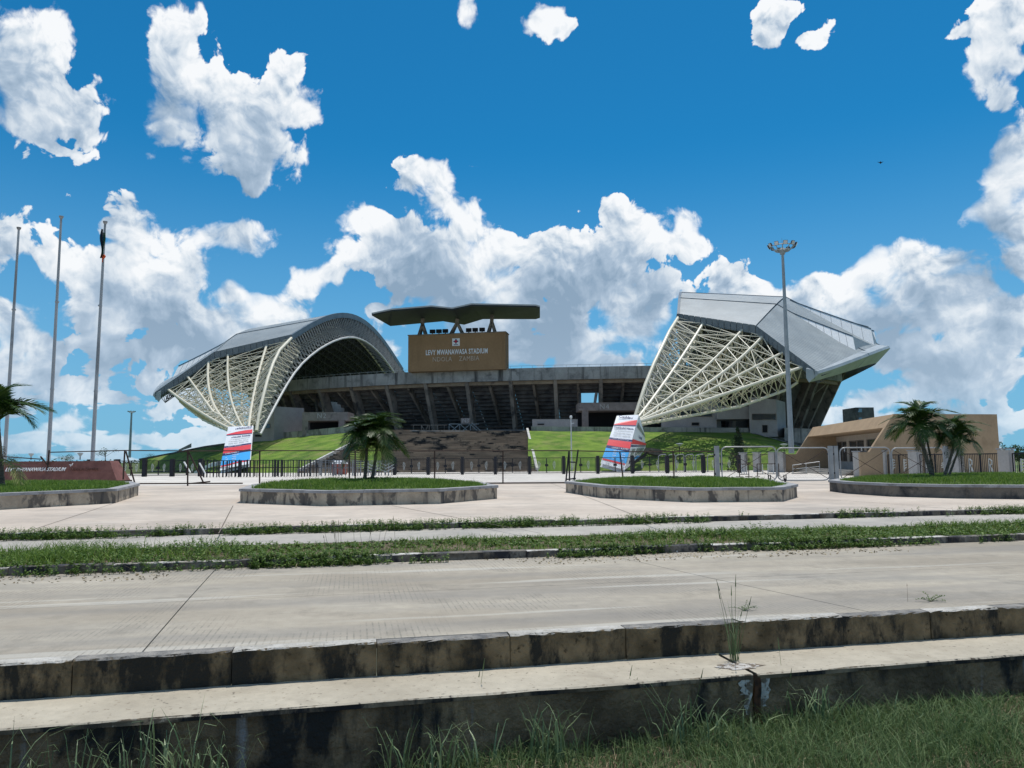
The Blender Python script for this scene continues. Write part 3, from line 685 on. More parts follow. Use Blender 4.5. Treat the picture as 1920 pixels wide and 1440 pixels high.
# parapet along the top of the bank
def parapet(i0, i1, h, name='parapet_panel'):
    n = int((i1-i0)*3)
    for k in range(n):
        a, b = lerp_list(tp, i0+(i1-i0)*k/n), lerp_list(tp, i0+(i1-i0)*(k+1)/n-.004)
        a, b = a+Vector((0,.05,-.5)), b+Vector((0,.05,-.5)); o_ = Vector((0,.3,0)); u_ = Vector((0,0,h+.5))
        MB().hexa([a, b, b+o_, a+o_], [a+u_, b+u_, b+o_+u_, a+o_+u_]).build(name, M_conc, stadium)
parapet(3, 5, 1.0); parapet(7.03, 9, .68)
parapet(5, 7, .05, 'stair_head')
a, b = P(262+80,845,142), P(360,833,141); 
MB().hexa([P(335,846,141),P(359,839,141),P(359,839,142),P(335,846,142)], [P(335,843,141),P(359,831,141),P(359,831,142),P(335,843,142)]).build('ramp_wall', M_conc, stadium)
# portals N2 and N4, sign of N3
def portal(px0, px1, pyt, pyl, pyb, Y, txt, tpx, tpy, legs, dep=5.0):
    a, b = P(px0, pyt, Y), P(px1, pyt, Y); zt = a.z; zl = P(px0, pyl, Y).z; zb = P(px0, pyb, Y).z-.3
    d = (b-a); d.z = 0; d.normalize(); n = Vector((-d.y, d.x, 0)); g = MB(); L_ = (b-a).length
    a0 = Vector((a.x,a.y,0)); 
    pr = thing  # noqa
    lint = MB().hexa([a0+Vector((0,0,zl)), a0+d*L_+Vector((0,0,zl)), a0+d*L_+n*dep+Vector((0,0,zl)), a0+n*dep+Vector((0,0,zl))], [a0+Vector((0,0,zt)), a0+d*L_+Vector((0,0,zt)), a0+d*L_+n*dep+Vector((0,0,zt)), a0+n*dep+Vector((0,0,zt))]).build('portal', M_port, stadium)
    for f in legs:
        q = a0+d*(L_*f)
        MB().hexa([q+n*.05+Vector((0,0,zb)), q+d*.95+n*.05+Vector((0,0,zb)), q+d*.95+n*1.0+Vector((0,0,zb)), q+n*1.0+Vector((0,0,zb))], [q+n*.05+Vector((0,0,zl)), q+d*.95+n*.05+Vector((0,0,zl)), q+d*.95+n*1.0+Vector((0,0,zl)), q+n*1.0+Vector((0,0,zl))]).build('portal_leg', M_port, lint)
    t = text_mesh('portal_number', txt, 1.15, M_num, lint, P(tpx, tpy, Y)-n*.02, d, (0,0,1), .02, spacing=1.15)
    MB().hexa([a0+n*dep+Vector((0,0,zb)), a0+d*L_+n*dep+Vector((0,0,zb)), a0+d*L_+n*(dep+.3)+Vector((0,0,zb)), a0+n*(dep+.3)+Vector((0,0,zb))], [a0+n*dep+Vector((0,0,zt)), a0+d*L_+n*dep+Vector((0,0,zt)), a0+d*L_+n*(dep+.3)+Vector((0,0,zt)), a0+n*(dep+.3)+Vector((0,0,zt))]).build('portal_back', M_void, lint)
portal(567, 652, 773, 789, 812, 122, 'N2', 603, 780, (0, .80))
portal(1085, 1203, 755, 770, 806, 117, 'N4', 1133, 763, (.055, .93))
pn = MB().box(tuple(P(873, 789, 119)), (1.5, .15, .85), -.2).build('number_board', M_port, stadium)
text_mesh('board_number', 'N3', .9, M_num, pn, P(873, 789, 118.8), (math.cos(.2),-math.sin(.2),0), (0,0,1), .02)
# scaffold and low rails in the open bays
sc_ = MB()
for (x0, y0, x1, y1) in ((842,795,862,812),(862,795,842,812),(862,795,882,812),(882,795,862,812),(842,795,898,795),(878,792,900,812),(884,792,906,812),(842,795,842,812),(862,795,862,812),(882,795,882,812)):
    sc_.bar(P(x0,y0,120), P(x1,y1,120), .08)
sc_.build('scaffold', M_gut, stadium)
MB().hexa([P(842,812,121),P(864,812,121),P(864,812,122),P(842,812,122)],[P(842,807,121),P(864,807,121),P(864,807,122),P(842,807,122)]).build('low_barrier', M_void, stadium)
MB().hexa([P(888,812,121),P(985,812,121),P(985,812,122),P(888,812,122)],[P(888,805.5,121),P(985,805.5,121),P(985,805.5,122),P(888,805.5,122)]).build('low_barrier', M_dark, stadium)
rr_ = MB()
for (x0, x1, y) in ((770,838,797),): 
    rr_.bar(P(x0,y,119), P(x1,y,119), .08)
    for x in (775, 790, 805, 820, 833): rr_.bar(P(x,y,119), P(x,809,119), .08)
rr_.bar(P(790,797,119), P(797,809,119), .08); rr_.bar(P(803,797,119), P(797,809,119), .08)
rr_.build('concourse_rail', M_cold, stadium)
vb = MB(); vb.hexa([P(998,808,113),P(1083,808,113),P(1083,808,116),P(998,808,116)],[P(998,786,113),P(1083,786,113),P(1083,786,116),P(998,786,116)])
kb_ = vb.build('kiosk_wall', M_block, stadium)
MB().box(tuple(P(1014,795.5,112.9)), (1.0,.1,.18)).build('kiosk_slot', M_void, kb_)
# service blocks under the stands
def block(px0, px1, yt0, yt1, yb, Y0, Y1, wins, door=None, side=None, lamp=None):
    a, b = P(px0, yb, Y0), P(px1, yb, Y1); d = b-a; d.z = 0; L_ = d.length; d.normalize(); n = Vector((-d.y, d.x, 0)); z0 = min(a.z, b.z)-.5
    za, zb = P(px0, yt0, Y0).z, P(px1, yt1, Y1).z
    A, B = Vector((a.x,a.y,0)), Vector((b.x,b.y,0)); dep = 6
    blk = MB().hexa([A+Vector((0,0,z0)), B+Vector((0,0,z0)), B+n*dep+Vector((0,0,z0)), A+n*dep+Vector((0,0,z0))], [A+Vector((0,0,za)), B+Vector((0,0,zb)), B+n*dep+Vector((0,0,zb)), A+n*dep+Vector((0,0,za))]).build('service_block', M_block, stadium)
    for (x0, x1, y0, y1, nm) in wins:
        def q(x, y, off):
            r_ = ray(x, y); t = (A-n*off).dot(n)/Vector((r_.x,r_.y,0)).dot(n); return Vector((0,0,EYE))+r_*t
        c = [q(x0,y1,-.02), q(x1,y1,-.02), q(x1,y0,-.02), q(x0,y0,-.02)]
        c0 = [p-n*.05 for p in c]
        MB().hexa(c0, c).build(nm, M_glassd if nm == 'window' else M_void, blk)
        fr = MB()
        for k in range(4): fr.bar(c0[k]-n*.02, c0[(k+1)%4]-n*.02, .07)
        fr.build(nm+'_frame', M_cold, blk)
    return blk
block(1406, 1458, 744, 749, 812, 107.5, 105.5, [(1410,1455,776,787,'window'), (1429.5,1439.5,797,811,'door')])
block(1240, 1344, 741, 741, 806, 113, 110, [(1270,1335,770.5,781,'window'), (1297,1311,792,798,'vent')])
block(468, 513, 766, 762, 822, 128, 124, [(475,507,795,803,'window'), (479,491,815,819,'vent')])
block(1345, 1405, 761, 762, 779, 109, 108.5, [])
bl_ = MB(); bl_.hexa([P(513,822,124.5),P(552,817,128),P(552,817,133),P(513,822,133)],[P(513,762,124.5),P(540,790,128),P(540,790,133),P(513,762,133)]); bl_.build('side_wall', M_dark, stadium)
bl_ = MB(); bl_.hexa([P(1471,826,104),P(1522,834,102),P(1522,834,112),P(1471,826,112)],[P(1471,802,104),P(1522,804,102),P(1522,804,112),P(1471,802,112)]); bl_.build('low_wall', M_conc, stadium)
for sg in (1,-1):
    strip(39*sg, 74*sg, [(-1.3,-.1),(-1.3,5.6),(9,5.6),(9,-.1)]).build('stand_plinth', M_dark, stadium)
# dark mass of the side stands behind the trusses
for sg in (1, -1):
    st = MB()
    for (s0, s1) in ((43, 50), (50, 57), (57, 64), (64, 74)):
        a, b = s0*sg, s1*sg
        st.hexa([RP(a,7.5,ZF-.5),RP(b,7.5,ZF-.5),RP(b,12,ZF-.5),RP(a,12,ZF-.5)], [RP(a,1.2,17.3),RP(b,1.2,17.3),RP(b,6,17.3),RP(a,6,17.3)])
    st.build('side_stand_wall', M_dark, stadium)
    for s in (46, 51.5, 57, 62.5, 68):
        p, n = rim(s*sg); td = Vector((n.y,-n.x,0))
        def q(d, z, o): a = p+n*d+td*o; return S(a.y, a.x, z)
        prof = [(-.8,18.3),(2.6,18.3),(9.5,ZF-.7),(6.2,ZF-.7)]
        MB().hexa([q(d,z,-.3) for d,z in prof], [q(d,z,.3) for d,z in prof]).build('stand_fin', M_cold, stadium)
# ---------------------------------------------------------------- arched roofs
EAV = [(0,24.7,32.4,23.1), (.5,18.6,43.0,19.7), (1,12.9,49.6,12.6)]
CRE = [(0,49,32.4,31.0), (.5,49,50.0,28.9), (1,51,64.6,19.9)]
def interp(K, a):
    for i in range(len(K)-1):
        if a <= K[i+1][0]+1e-9: f = (a-K[i][0])/(K[i+1][0]-K[i][0]); return [K[i][j]+(K[i+1][j]-K[i][j])*f for j in (1,2,3)]
def roofpt(a, b, dz=0.0):       # b: -1 north eave, 0 crest, 1 far eave
    E, C = interp(EAV, a), interp(CRE, a); f = 1-abs(b); g = math.sin(f*math.pi/2)
    v = E[0]+(C[0]-E[0])*f
    if b > 0: v = 98-v+ (a*2*(0))
    w = E[1]+(C[1]-E[1])*(g if a < .999 else math.sin(f*math.pi/2)**.9); z = E[2]+(C[2]-E[2])*(g**1.0)
    z -= .9*math.sin(math.pi*min(1,a*2 if a<.5 else 2-a*2))*0
    return v, w, z+dz
def RS(sg, a, b, dz=0.0): v, w, z = roofpt(a, b, dz); return S(v, sg*w, z)
for sg in (1, -1):
    roof = MB()
    # main skin as bays
    A_ = [0,.12,.25,.38,.5,.62,.75,.88,1]
    holder = None
    for (a0, a1) in ((0,4),(4,8)):
        for (b0, b1) in ((-1,-.62),(-.62,-.25),(-.25,.25),(.25,.62),(.62,1)):
            mb = MB(); n = 8; g = .004; aa = A_[a0:a1+1]; k = len(aa)
            for dz in (0, -.35):
                for i in range(n+1):
                    b = b0+g+(b1-b0-2*g)*i/n
                    for q, a in enumerate(aa):
                        a_ = a+(g if (q == 0 and a0) else 0)-(g if (q == k-1 and a1 < 8) else 0)
                        mb.v.append(tuple(RS(sg, a_, b, dz)))
            N1 = (n+1)*k
            for i in range(n):
                for q in range(k-1):
                    c = i*k+q; mb.f.append((c, c+1, c+k+1, c+k)); mb.f.append((N1+c, N1+c+k, N1+c+k+1, N1+c+1))
            for i in range(n): mb.f += [(i*k, (i+1)*k, N1+(i+1)*k, N1+i*k), (i*k+k-1, N1+i*k+k-1, N1+(i+1)*k+k-1, (i+1)*k+k-1)]
            for q in range(k-1): mb.f += [(q, N1+q, N1+q+1, q+1), (n*k+q, n*k+q+1, N1+n*k+q+1, N1+n*k+q)]
            mb.build('roof_panel', M_roof, stadium)
    # ribs standing along the bay joints
    rb = MB()
    for b in (-.62, -.25, .25): 
        for i in range(12): rb.bar(RS(sg, i/12, b, .04), RS(sg, (i+1)/12, b, .04), .14, .12)
    rb.build('roof_rib', M_fasc, stadium)
    # lining under the skin
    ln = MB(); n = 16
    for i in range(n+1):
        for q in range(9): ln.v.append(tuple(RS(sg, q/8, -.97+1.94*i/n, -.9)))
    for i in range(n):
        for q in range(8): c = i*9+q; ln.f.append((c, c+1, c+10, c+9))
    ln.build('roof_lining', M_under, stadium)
    # eave fascia in short boxed lengths
    for (b, nm) in ((-1, 'eave_panel'), (1, 'eave_panel')):
        n = 26 if b < 0 else 8
        for i in range(n):
            a0, a1 = i/n, (i+1)/n-.003; o0 = VD*(-.12 if b < 0 else .12)
            p0, p1 = RS(sg, a0, b, .12)+o0, RS(sg, a1, b, .12)+o0; dn = Vector((0,0,-1.15))+VD*(.25 if b < 0 else -.25)
            MB().hexa([p0, p1, p1+VD*.5, p0+VD*.5], [p0+dn, p1+dn, p1+dn+VD*.5, p0+dn+VD*.5]).build(nm, M_fasc, stadium)
    # outer gutter box
    for (b0, b1) in ((-1.0,-.66),(-.66,-.33),(-.33,0),(0,.5),(.5,1)):
        mb = MB(); n = 6
        for i in range(n+1):
            b = b0+.003+(b1-b0-.006)*i/n; v, w, z = roofpt(1, b); e = .6+1.5*math.cos(b*math.pi/2)
            for (dw, dz) in ((-1.2, .35), (-.3+e*.75, -.05), (-.15+e*.75, -.4), (-.9, -.9-.95*e), (-1.2, -.9)): mb.v.append(tuple(S(v, sg*(w+dw), z+dz)))
        for i in range(n):
            for q in range(5): mb.f.append((i*5+q, i*5+(q+1)%5, (i+1)*5+(q+1)%5, (i+1)*5+q))
        mb.f += [(0,1,2,3,4), tuple(n*5+q for q in (4,3,2,1,0))]
        mb.build('gutter_box', M_gut, stadium)
    # raised wedge lights near the outer edge
    for (b, aT, h, wd) in ((-.62, .60, 2.6, .19), (-.36, .53, 2.9, .20), (-.07, .50, 2.9, .18), (.30, .55, 2.6, .15)):
        n = 8; mb = MB()
        base0 = [RS(sg, aT+(.99-aT)*i/n, b-wd*.25*(i/n)) for i in range(n+1)]; base1 = [RS(sg, aT+(.99-aT)*i/n, b+wd*(i/n)) for i in range(n+1)]
        topp = [base0[i]+(Vector((0,0,h))+VD*1.7)*((i/n)**1.1)+Vector((0,0,.03)) for i in range(n+1)]
        for i in range(n): mb.quad(base0[i], base0[i+1], topp[i+1], topp[i])
        f_ = mb.build('wedge_light', M_glaz, stadium)
        mb = MB()
        for i in range(n): mb.quad(topp[i], topp[i+1], base1[i+1]+Vector((0,0,.05)), base1[i]+Vector((0,0,.05)))
        mb.poly([base0[n], topp[n], base1[n]+Vector((0,0,.05))]); mb.build('wedge_cover', M_roof, f_)
        mb = MB()
        for i in range(n): mb.bar(topp[i], topp[i+1], .16)
        mb.build('wedge_trim', M_fasc, f_)
        mb = MB()
        for i in range(2, n): mb.bar(base0[i], topp[i], .04)
        mb.build('wedge_mullion', M_fasc, f_)
    # thin maintenance rail over the crest
    mr_ = MB()
    for i in range(10):
        a0, a1 = .5+.46*i/10, .5+.46*(i+1)/10; mr_.bar(RS(sg, a0, .05, 3.2*(i/10)), RS(sg, a1, .05, 3.2*((i+1)/10)), .09)
    mr_.build('roof_rail', M_fasc, stadium)
    # inner arch: foot, rise, over the pitch edge and down again
    rise = [(7.0,27.0,6.0),(8.4,27.6,8.3),(10.6,28.4,11.3),(13.3,29.4,14.4),(16.2,30.4,17.1),(19.4,31.3,19.7),(24.7,32.4,22.6)]
    arch = rise+[tuple(roofpt(0, -1+k*.125, -.5)) for k in range(1, 16)]
    far = [(98-v, w, z) for v, w, z in rise[::-1]]; arch += far
    top_ = [S(v, sg*w, z) for v, w, z in arch]
    # lower chord set in from the top chord, along the arch normal
    low_ = []; back_ = []
    for i, (v, w, z) in enumerate(arch):
        v0, _, z0 = arch[max(i-1,0)]; v1, _, z1 = arch[min(i+1,len(arch)-1)]; l = math.hypot(v1-v0, z1-z0); nv, nz = (z1-z0)/l, -(v1-v0)/l
        k = min(1, i/4, (len(arch)-1-i)/4)*.8+.2; dpt = 4.3*k
        low_.append(S(v+nv*dpt, sg*(w-.9*k), z+nz*dpt)); back_.append(S(v+nv*dpt*.35, sg*(w+3.4*k), z+nz*dpt*.35-.5*k))
    for it in range(3):
        for L_ in (low_, back_):
            c_ = list(L_)
            for i in range(1, len(c_)-1): L_[i] = (c_[i-1]*.25+c_[i]*.5+c_[i+1]*.25) if not 8 <= i <= len(c_)-9 else c_[i]
    def sub(L_, n=4):
        o_ = []
        for i in range(len(L_)-1): o_ += [L_[i].lerp(L_[i+1], k/n) for k in range(n)]
        return o_+[L_[-1]]
    MB().tube(top_[:7], .25, 8).build('arch_chord', M_tube, stadium, smooth=True); MB().tube(top_[6:], .16, 8).build('arch_chord', M_fasc, stadium, smooth=True)
    MB().tube(low_, .20, 8).build('arch_chord', M_tube2, stadium, smooth=True)
    MB().tube(back_, .18, 8).build('arch_chord', M_tube, stadium, smooth=True)
    T, Lo, Bk = sub(top_), sub(low_), sub(back_); web = MB()
    for i in range(len(T)-1):
        web.tube([T[i], Lo[i]], .06, 5, cap=False); web.tube([T[i], Lo[i+1]], .045, 5, cap=False)
        if i % 2 == 0: web.tube([T[i], Bk[i]], .085, 5, cap=False); web.tube([Lo[i], Bk[i]], .085, 5, cap=False); web.tube([Bk[i], Lo[min(i+2,len(T)-1)]], .07, 5, cap=False); web.tube([T[i], Bk[min(i+2,len(T)-1)]], .07, 5, cap=False)
    web.build('arch_webbing', M_tube3, stadium, kind='stuff')
    # fascia following the arch edge
    ef = MB()
    ev = [RS(sg, 0, -1+2*i/24, .1) for i in range(25)]
    for i in range(24):
        a, b = ev[i]-WD*sg*.15, ev[i+1]-WD*sg*.15; ef.hexa([a, b, b+WD*sg*.4, a+WD*sg*.4], [a-Vector((0,0,1.0)), b-Vector((0,0,1.0)), b+WD*sg*.4-Vector((0,0,1.0)), a+WD*sg*.4-Vector((0,0,1.0))])
    ef.build('arch_fascia', M_fasc, stadium)
    # space frame inside the roof
    sf = MB(); NA, NBb = 14, 30
    def U1(i, j): return RS(sg, .03+.94*i/NA, -.96+1.92*j/NBb, -1.1)
    def L1(i, j): return RS(sg, .03+.94*(i+.5)/NA, -.96+1.92*(j+.5)/NBb, -3.0)
    for i in range(NA):
        for j in range(NBb):
            l = L1(i, j)
            for (x, y) in ((0,0),(1,0),(0,1),(1,1)): sf.tube([U1(i+x, j+y), l], .055, 3, cap=False)
            if i+1 < NA: sf.tube([l, L1(i+1, j)], .07, 3, cap=False)
            if j+1 < NBb: sf.tube([l, L1(i, j+1)], .07, 3, cap=False)
    sf.build('roof_space_frame', M_int if sg < 0 else M_int, stadium, kind='stuff')
    # fan of chords from the foot to the north eave
    F0 = Vector((4.0, 27.3, 5.8))
    fan = []; back = []
    specs = [(0, None), (.17, (-.3, .3, -.5)), (.42, (-.2, .8, -.9)), (.56, (-.3, 1.5, -1.6)), (.74, (-.1, 1.5, -1.2)), (.90, (0, .35, -.15))]
    NT = 16
    for k, (a, bow) in enumerate(specs):
        E = Vector(roofpt(a, -1, -.7)); E.x += .3
        if bow is None:
            # resample the rise
            src = [Vector(p) for p in rise]; cl = [0]
            for i in range(1, len(src)): cl.append(cl[-1]+(src[i]-src[i-1]).length)
            ch = []
            for t in range(NT+1):
                d = cl[-1]*t/NT; i = max(q for q in range(len(cl)) if cl[q] <= d+1e-6); i = min(i, len(src)-2); ch.append(src[i].lerp(src[i+1], (d-cl[i])/(cl[i+1]-cl[i])))
        else:
            if sg > 0: bow = tuple(x*.5 for x in bow)
            f = k/(len(specs)-1); F = F0+Vector((2.2*(1-f)-1.5*f, -.1+.5*f, .3-.2*f)); mid = (F+E)/2+Vector(bow)*2
            ch = [F*(1-t/NT)**2+mid*2*(t/NT)*(1-t/NT)+E*(t/NT)**2 for t in range(NT+1)]
        if k == 4:           # this chord springs from its neighbour halfway up, with a bend
            ref = fan[3]; E2 = Vector(roofpt(.90, -1, -.7)); low = [F0.lerp(E2, t/NT) for t in range(NT+1)]
            K = ref[6].lerp(low[7], .42); Et = ch[NT]
            ch = [ref[t]+Vector((.02,.02,-.02)) for t in range(6)]+[ref[5].lerp(K, .5), K]+[K.lerp(Et, (t-7)/(NT-7)) for t in range(8, NT+1)]
        fan.append(ch)
        back.append([c+Vector((3.0, -.5, -1.6 if k < 5 else -2.2))*min(1, .12+t/NT*1.4)*(1 if t < NT else .8) for t, c in enumerate(ch)])
    def W(p): return S(p.x, sg*p.y, p.z)
    for k, ch in enumerate(fan):
        ch = ch[5:] if k == 4 else ch
        if k: MB().tube([W(p) for p in ch], .21 if k in (1,3,5) else .17, 8).build('fan_chord', M_tube, stadium, smooth=True)
        if k: MB().tube([W(p) for p in back[k]], .12 if k < 5 else .20, 7).build('fan_chord', M_tube, stadium, smooth=True)
    lt = MB()
    def tb(a, b, r=.06): lt.tube([W(a), W(b)], r, 5, cap=False)
    for k in range(len(fan)):
        for t in range(1, NT+1):
            tb(fan[k][t], back[k][t]); tb(fan[k][t-1] if t > 1 else fan[k][t], back[k][t], .07)
            if k+1 < len(fan):
                if t >= 2:
                    tb(fan[k][t], fan[k+1][t], .075); tb(back[k][t], back[k+1][t], .055)
                    if (t+k) % 2 == 0: tb(fan[k][t-1], fan[k+1][t], .065); tb(back[k][t-1], fan[k+1][t], .06)
                    else: tb(fan[k+1][t-1], fan[k][t], .065); tb(fan[k][t-1], back[k+1][t], .06)
                    m1, m2 = (fan[k][t]+fan[k+1][t])/2, (back[k][t-1]+back[k+1][t-1])/2
                    tb(m1, m2, .055); tb(fan[k][t], m2, .055); tb(fan[k+1][t], m2, .055)
    lt.build('fan_bracing', M_tube, stadium, kind='stuff')
    # ball joints where the bracing meets the chords
    bj = MB()
    for k in range(len(fan)):
        for t in range(2, NT, 2):
            c = W(back[k][t]); bj.lathe(c, [(.01,-.26),(.2,-.18),(.22,0),(.16,.14),(.01,.26)], 6)
    bj.build('ball_joints', M_tube, stadium, kind='stuff')
    # concrete foot under the wrap
    ft = [W(Vector((v, w, 0))) for v, w in ((1.0,25.6),(1.0,28.9),(8.5,29.6),(8.5,25.6))]
# ---------------------------------------------------------------- brown stairs in the middle of the bank
stp = thing('entrance_steps', (0,0,0), 'broad flight of weathered brown stone steps in the middle of the grass bank', 'steps'); tag(stp, kind='structure')
bl2, br2, tl2, tr2 = Vector((-25.2,88.4,.2)), Vector((2.85,87.6,.2)), tp[5]+Vector((0,.1,0)), tp[7]+Vector((-.1,.1,0))
NS = 26
for k in range(NS):
    f0, f1 = k/NS, (k+1)/NS
    a, b = bl2.lerp(tl2, f0), br2.lerp(tr2, f0); c, d = bl2.lerp(tl2, f1), br2.lerp(tr2, f1)
    z1 = a.z+(c.z-a.z)
    MB().hexa([Vector((a.x,a.y,-.1)), Vector((b.x,b.y,-.1)), Vector((d.x,d.y,-.1)), Vector((c.x,c.y,-.1))], [Vector((a.x,a.y,c.z)), Vector((b.x,b.y,d.z)), Vector((d.x,d.y,d.z)), Vector((c.x,c.y,c.z))]).build('step', M_step, stp)
for (a, b) in ((bl2, tl2), (br2, tr2)):
    n = 14
    for k in range(n):
        p, q = a.lerp(b, k/n)+Vector((0,0,.25)), a.lerp(b, (k+1)/n-.004)+Vector((0,0,.25)); MB().bar(p, q, .30, .42).build('edge_stone', M_edge, stp)
# ---------------------------------------------------------------- name board on the rim
M_tan = mat('tan_render', (.30,.185,.095), (.35,.215,.112), scale=.3, detail=4, rough=.85, stains=(.22,.135,.07), stain_scale=.8, stain_stretch=(1,1,.12), stain_t=(.55,.8))
M_tan2 = mat('tan_render_gatehouse', (.36,.255,.16), (.43,.305,.19), scale=.5, detail=6, rough=.85, stains=(.28,.195,.12), stain_scale=.9, stain_t=(.55,.75))
M_let = mat('white_letters', (.80,.80,.80)); M_let2 = mat('bronze_letters', (.56,.45,.35)); M_red = mat('sign_red', (.50,.03,.05)); M_navy = mat('sign_navy', (.02,.025,.10)); M_black = mat('black_print', (.02,.02,.022))
bYl, bYr = 128.6, 125.6
BL, BR_ = P(765,694,bYl), P(948,688,bYr); zt = (P(765,631,bYl).z+P(948,621,bYr).z)/2; zb = min(BL.z, BR_.z)-.3
dB = BR_-BL; dB.z = 0; WB = dB.length; dB.normalize(); nB = Vector((-dB.y, dB.x, 0))
board = thing('stadium_name_board', (BL.x, BL.y, zb), 'big plain tan name board with white lettering standing on the concrete rim', 'name board')
A0 = Vector((BL.x, BL.y, 0))
MB().hexa([A0+Vector((0,0,zb)), A0+dB*WB+Vector((0,0,zb)), A0+dB*WB+nB*3+Vector((0,0,zb)), A0+nB*3+Vector((0,0,zb))], [A0+Vector((0,0,zt)), A0+dB*WB+Vector((0,0,zt)), A0+dB*WB+nB*3+Vector((0,0,zt)), A0+nB*3+Vector((0,0,zt))]).build('board', M_tan, board)
MB().hexa([A0-dB*.1-nB*.1+Vector((0,0,zt)), A0+dB*(WB+.1)-nB*.1+Vector((0,0,zt)), A0+dB*(WB+.1)+nB*3.1+Vector((0,0,zt)), A0-dB*.1+nB*3.1+Vector((0,0,zt))], [A0-dB*.1-nB*.1+Vector((0,0,zt+.14)), A0+dB*(WB+.1)-nB*.1+Vector((0,0,zt+.14)), A0+dB*(WB+.1)+nB*3.1+Vector((0,0,zt+.14)), A0-dB*.1+nB*3.1+Vector((0,0,zt+.14))]).build('coping', M_cold, board)
def onboard(px, py, off=.06):
    r_ = ray(px, py); t = (A0-nB*off).dot(nB)/Vector((r_.x,r_.y,0)).dot(nB); return Vector((0,0,EYE))+r_*t
def serif(name, txt, size, m_, par, pos, wd, bold): return text_mesh(name, txt, size, m_, par, pos, dB, (0,0,1), .05, bold=bold, width=wd, spacing=1.08)
serif('lettering', 'LEVY MWANAWASA STADIUM', 1.22, M_let, board, onboard(856,660), 10.9, .022)
t2 = serif('lettering', 'NDOLA    ZAMBIA', 1.15, M_let2, board, onboard(854.5,673.2), 8.2, .0)
t2['label'] = 'bronze coloured lower line of raised letters'
c = onboard(855, 641.5); em = MB().bar(c-dB*.66, c+dB*.66, .08, 1.3).build('emblem', M_let, board)
ec = MB(); ec.bar(c-dB*.42-nB*.06+Vector((0,0,.12)), c+dB*.42-nB*.06+Vector((0,0,.12)), .06, .2); ec.bar(c-dB*.10-nB*.05+Vector((0,0,.12)), c+dB*.10-nB*.05+Vector((0,0,.12)), .05, .8); ec.build('emblem_cross', M_navy, em)
ec = MB(); ec.bar(c-dB*.2-nB*.09+Vector((0,0,.12)), c+dB*.2-nB*.09+Vector((0,0,.12)), .06, .4); ec.build('emblem_centre', M_red, em)
ec = MB(); ec.bar(c-dB*.4-nB*.06-Vector((0,0,.46)), c+dB*.4-nB*.06-Vector((0,0,.46)), .06, .1); ec.build('emblem_line', M_navy, em)
# folded canopy above the board
M_can = mat('dark_green_grey_soffit', (.022,.028,.036), (.034,.042,.052), scale=.5, rough=.6); M_cant = mat('canopy_edge_metal', (.42,.44,.45), rough=.5)
can = thing('folded_canopy', (P(857,625,127).x, 127, zt+.14), 'dark folded wing canopy raised on struts above the tan name board', 'canopy')
near = [P(697,591.5,122.5), P(735,583.5,122), P(809,577.5,121.5), P(848,581.5,121.3), P(884,573.5,121), P(1005,576,120.2), P(1012.5,578.5,120.2)]
farp = [P(724,608.5,134), P(732,611.5,134), P(831,602.5,133.5), P(870.5,609,133.3), P(905.6,598.4,133), P(1005,598.5,132.5), P(1012.5,596,132.5)]
farp[0] = P(722,606,134); 
n = len(near); u_ = Vector((0,0,.35))
for k in range(n-1):
    MB().hexa([near[k], near[k+1], farp[k+1], farp[k]], [near[k]+u_, near[k+1]+u_, farp[k+1]+u_, farp[k]+u_]).build('canopy_panel', M_can, can)
ed = MB()
for k in range(n-1): ed.bar(near[k]+u_*.9-Vector((0,.1,0)), near[k+1]+u_*.9-Vector((0,.1,0)), .12, .22)
ed.build('edge_trim', M_cant, can)
for (px, sp) in ((792, 1.3), (857, 2.3), (922, 1.3)):
    b = onboard(px, 630, -1.6); b.z = zt+.14; tpz = P(px+(-2 if px < 800 else 0), 586, 124.5); tpz = Vector((b.x, b.y, tpz.z+.2))
    m_ = MB()
    for o_ in (-sp, sp*.75): m_.bar(b+dB*o_*.55+nB*0, tpz.lerp(b, .35), .42, .42); m_.bar(b+dB*o_*.55+nB*.9, tpz.lerp(b, .35), .42, .42)
    m_.bar(tpz.lerp(b, .38), tpz+dB*.1, .62, .62)
    m_.build('strut', M_cold, can)
for px in (811, 823, 835, 879, 891, 904):
    b = onboard(px, 626, -1.0); b.z = zt+.14
    f = thing('floodlight_box', tuple(b), 'boxy dark floodlight on top of the tan board, %s' % {811:'leftmost, next to the left strut',823:'middle one of the left trio',835:'right one of the left trio',879:'left one of the right trio',891:'middle one of the right trio',904:'rightmost, next to the right strut'}[px], 'floodlight', 'floodlight boxes along the top of the name board')
    MB().box((b.x, b.y, b.z+.62), (.95,.5,.62), -.1).build('lamp_housing', M_black, f); MB().box((b.x, b.y, b.z+.15), (.15,.3,.32), -.1).build('bracket', M_cold, f)
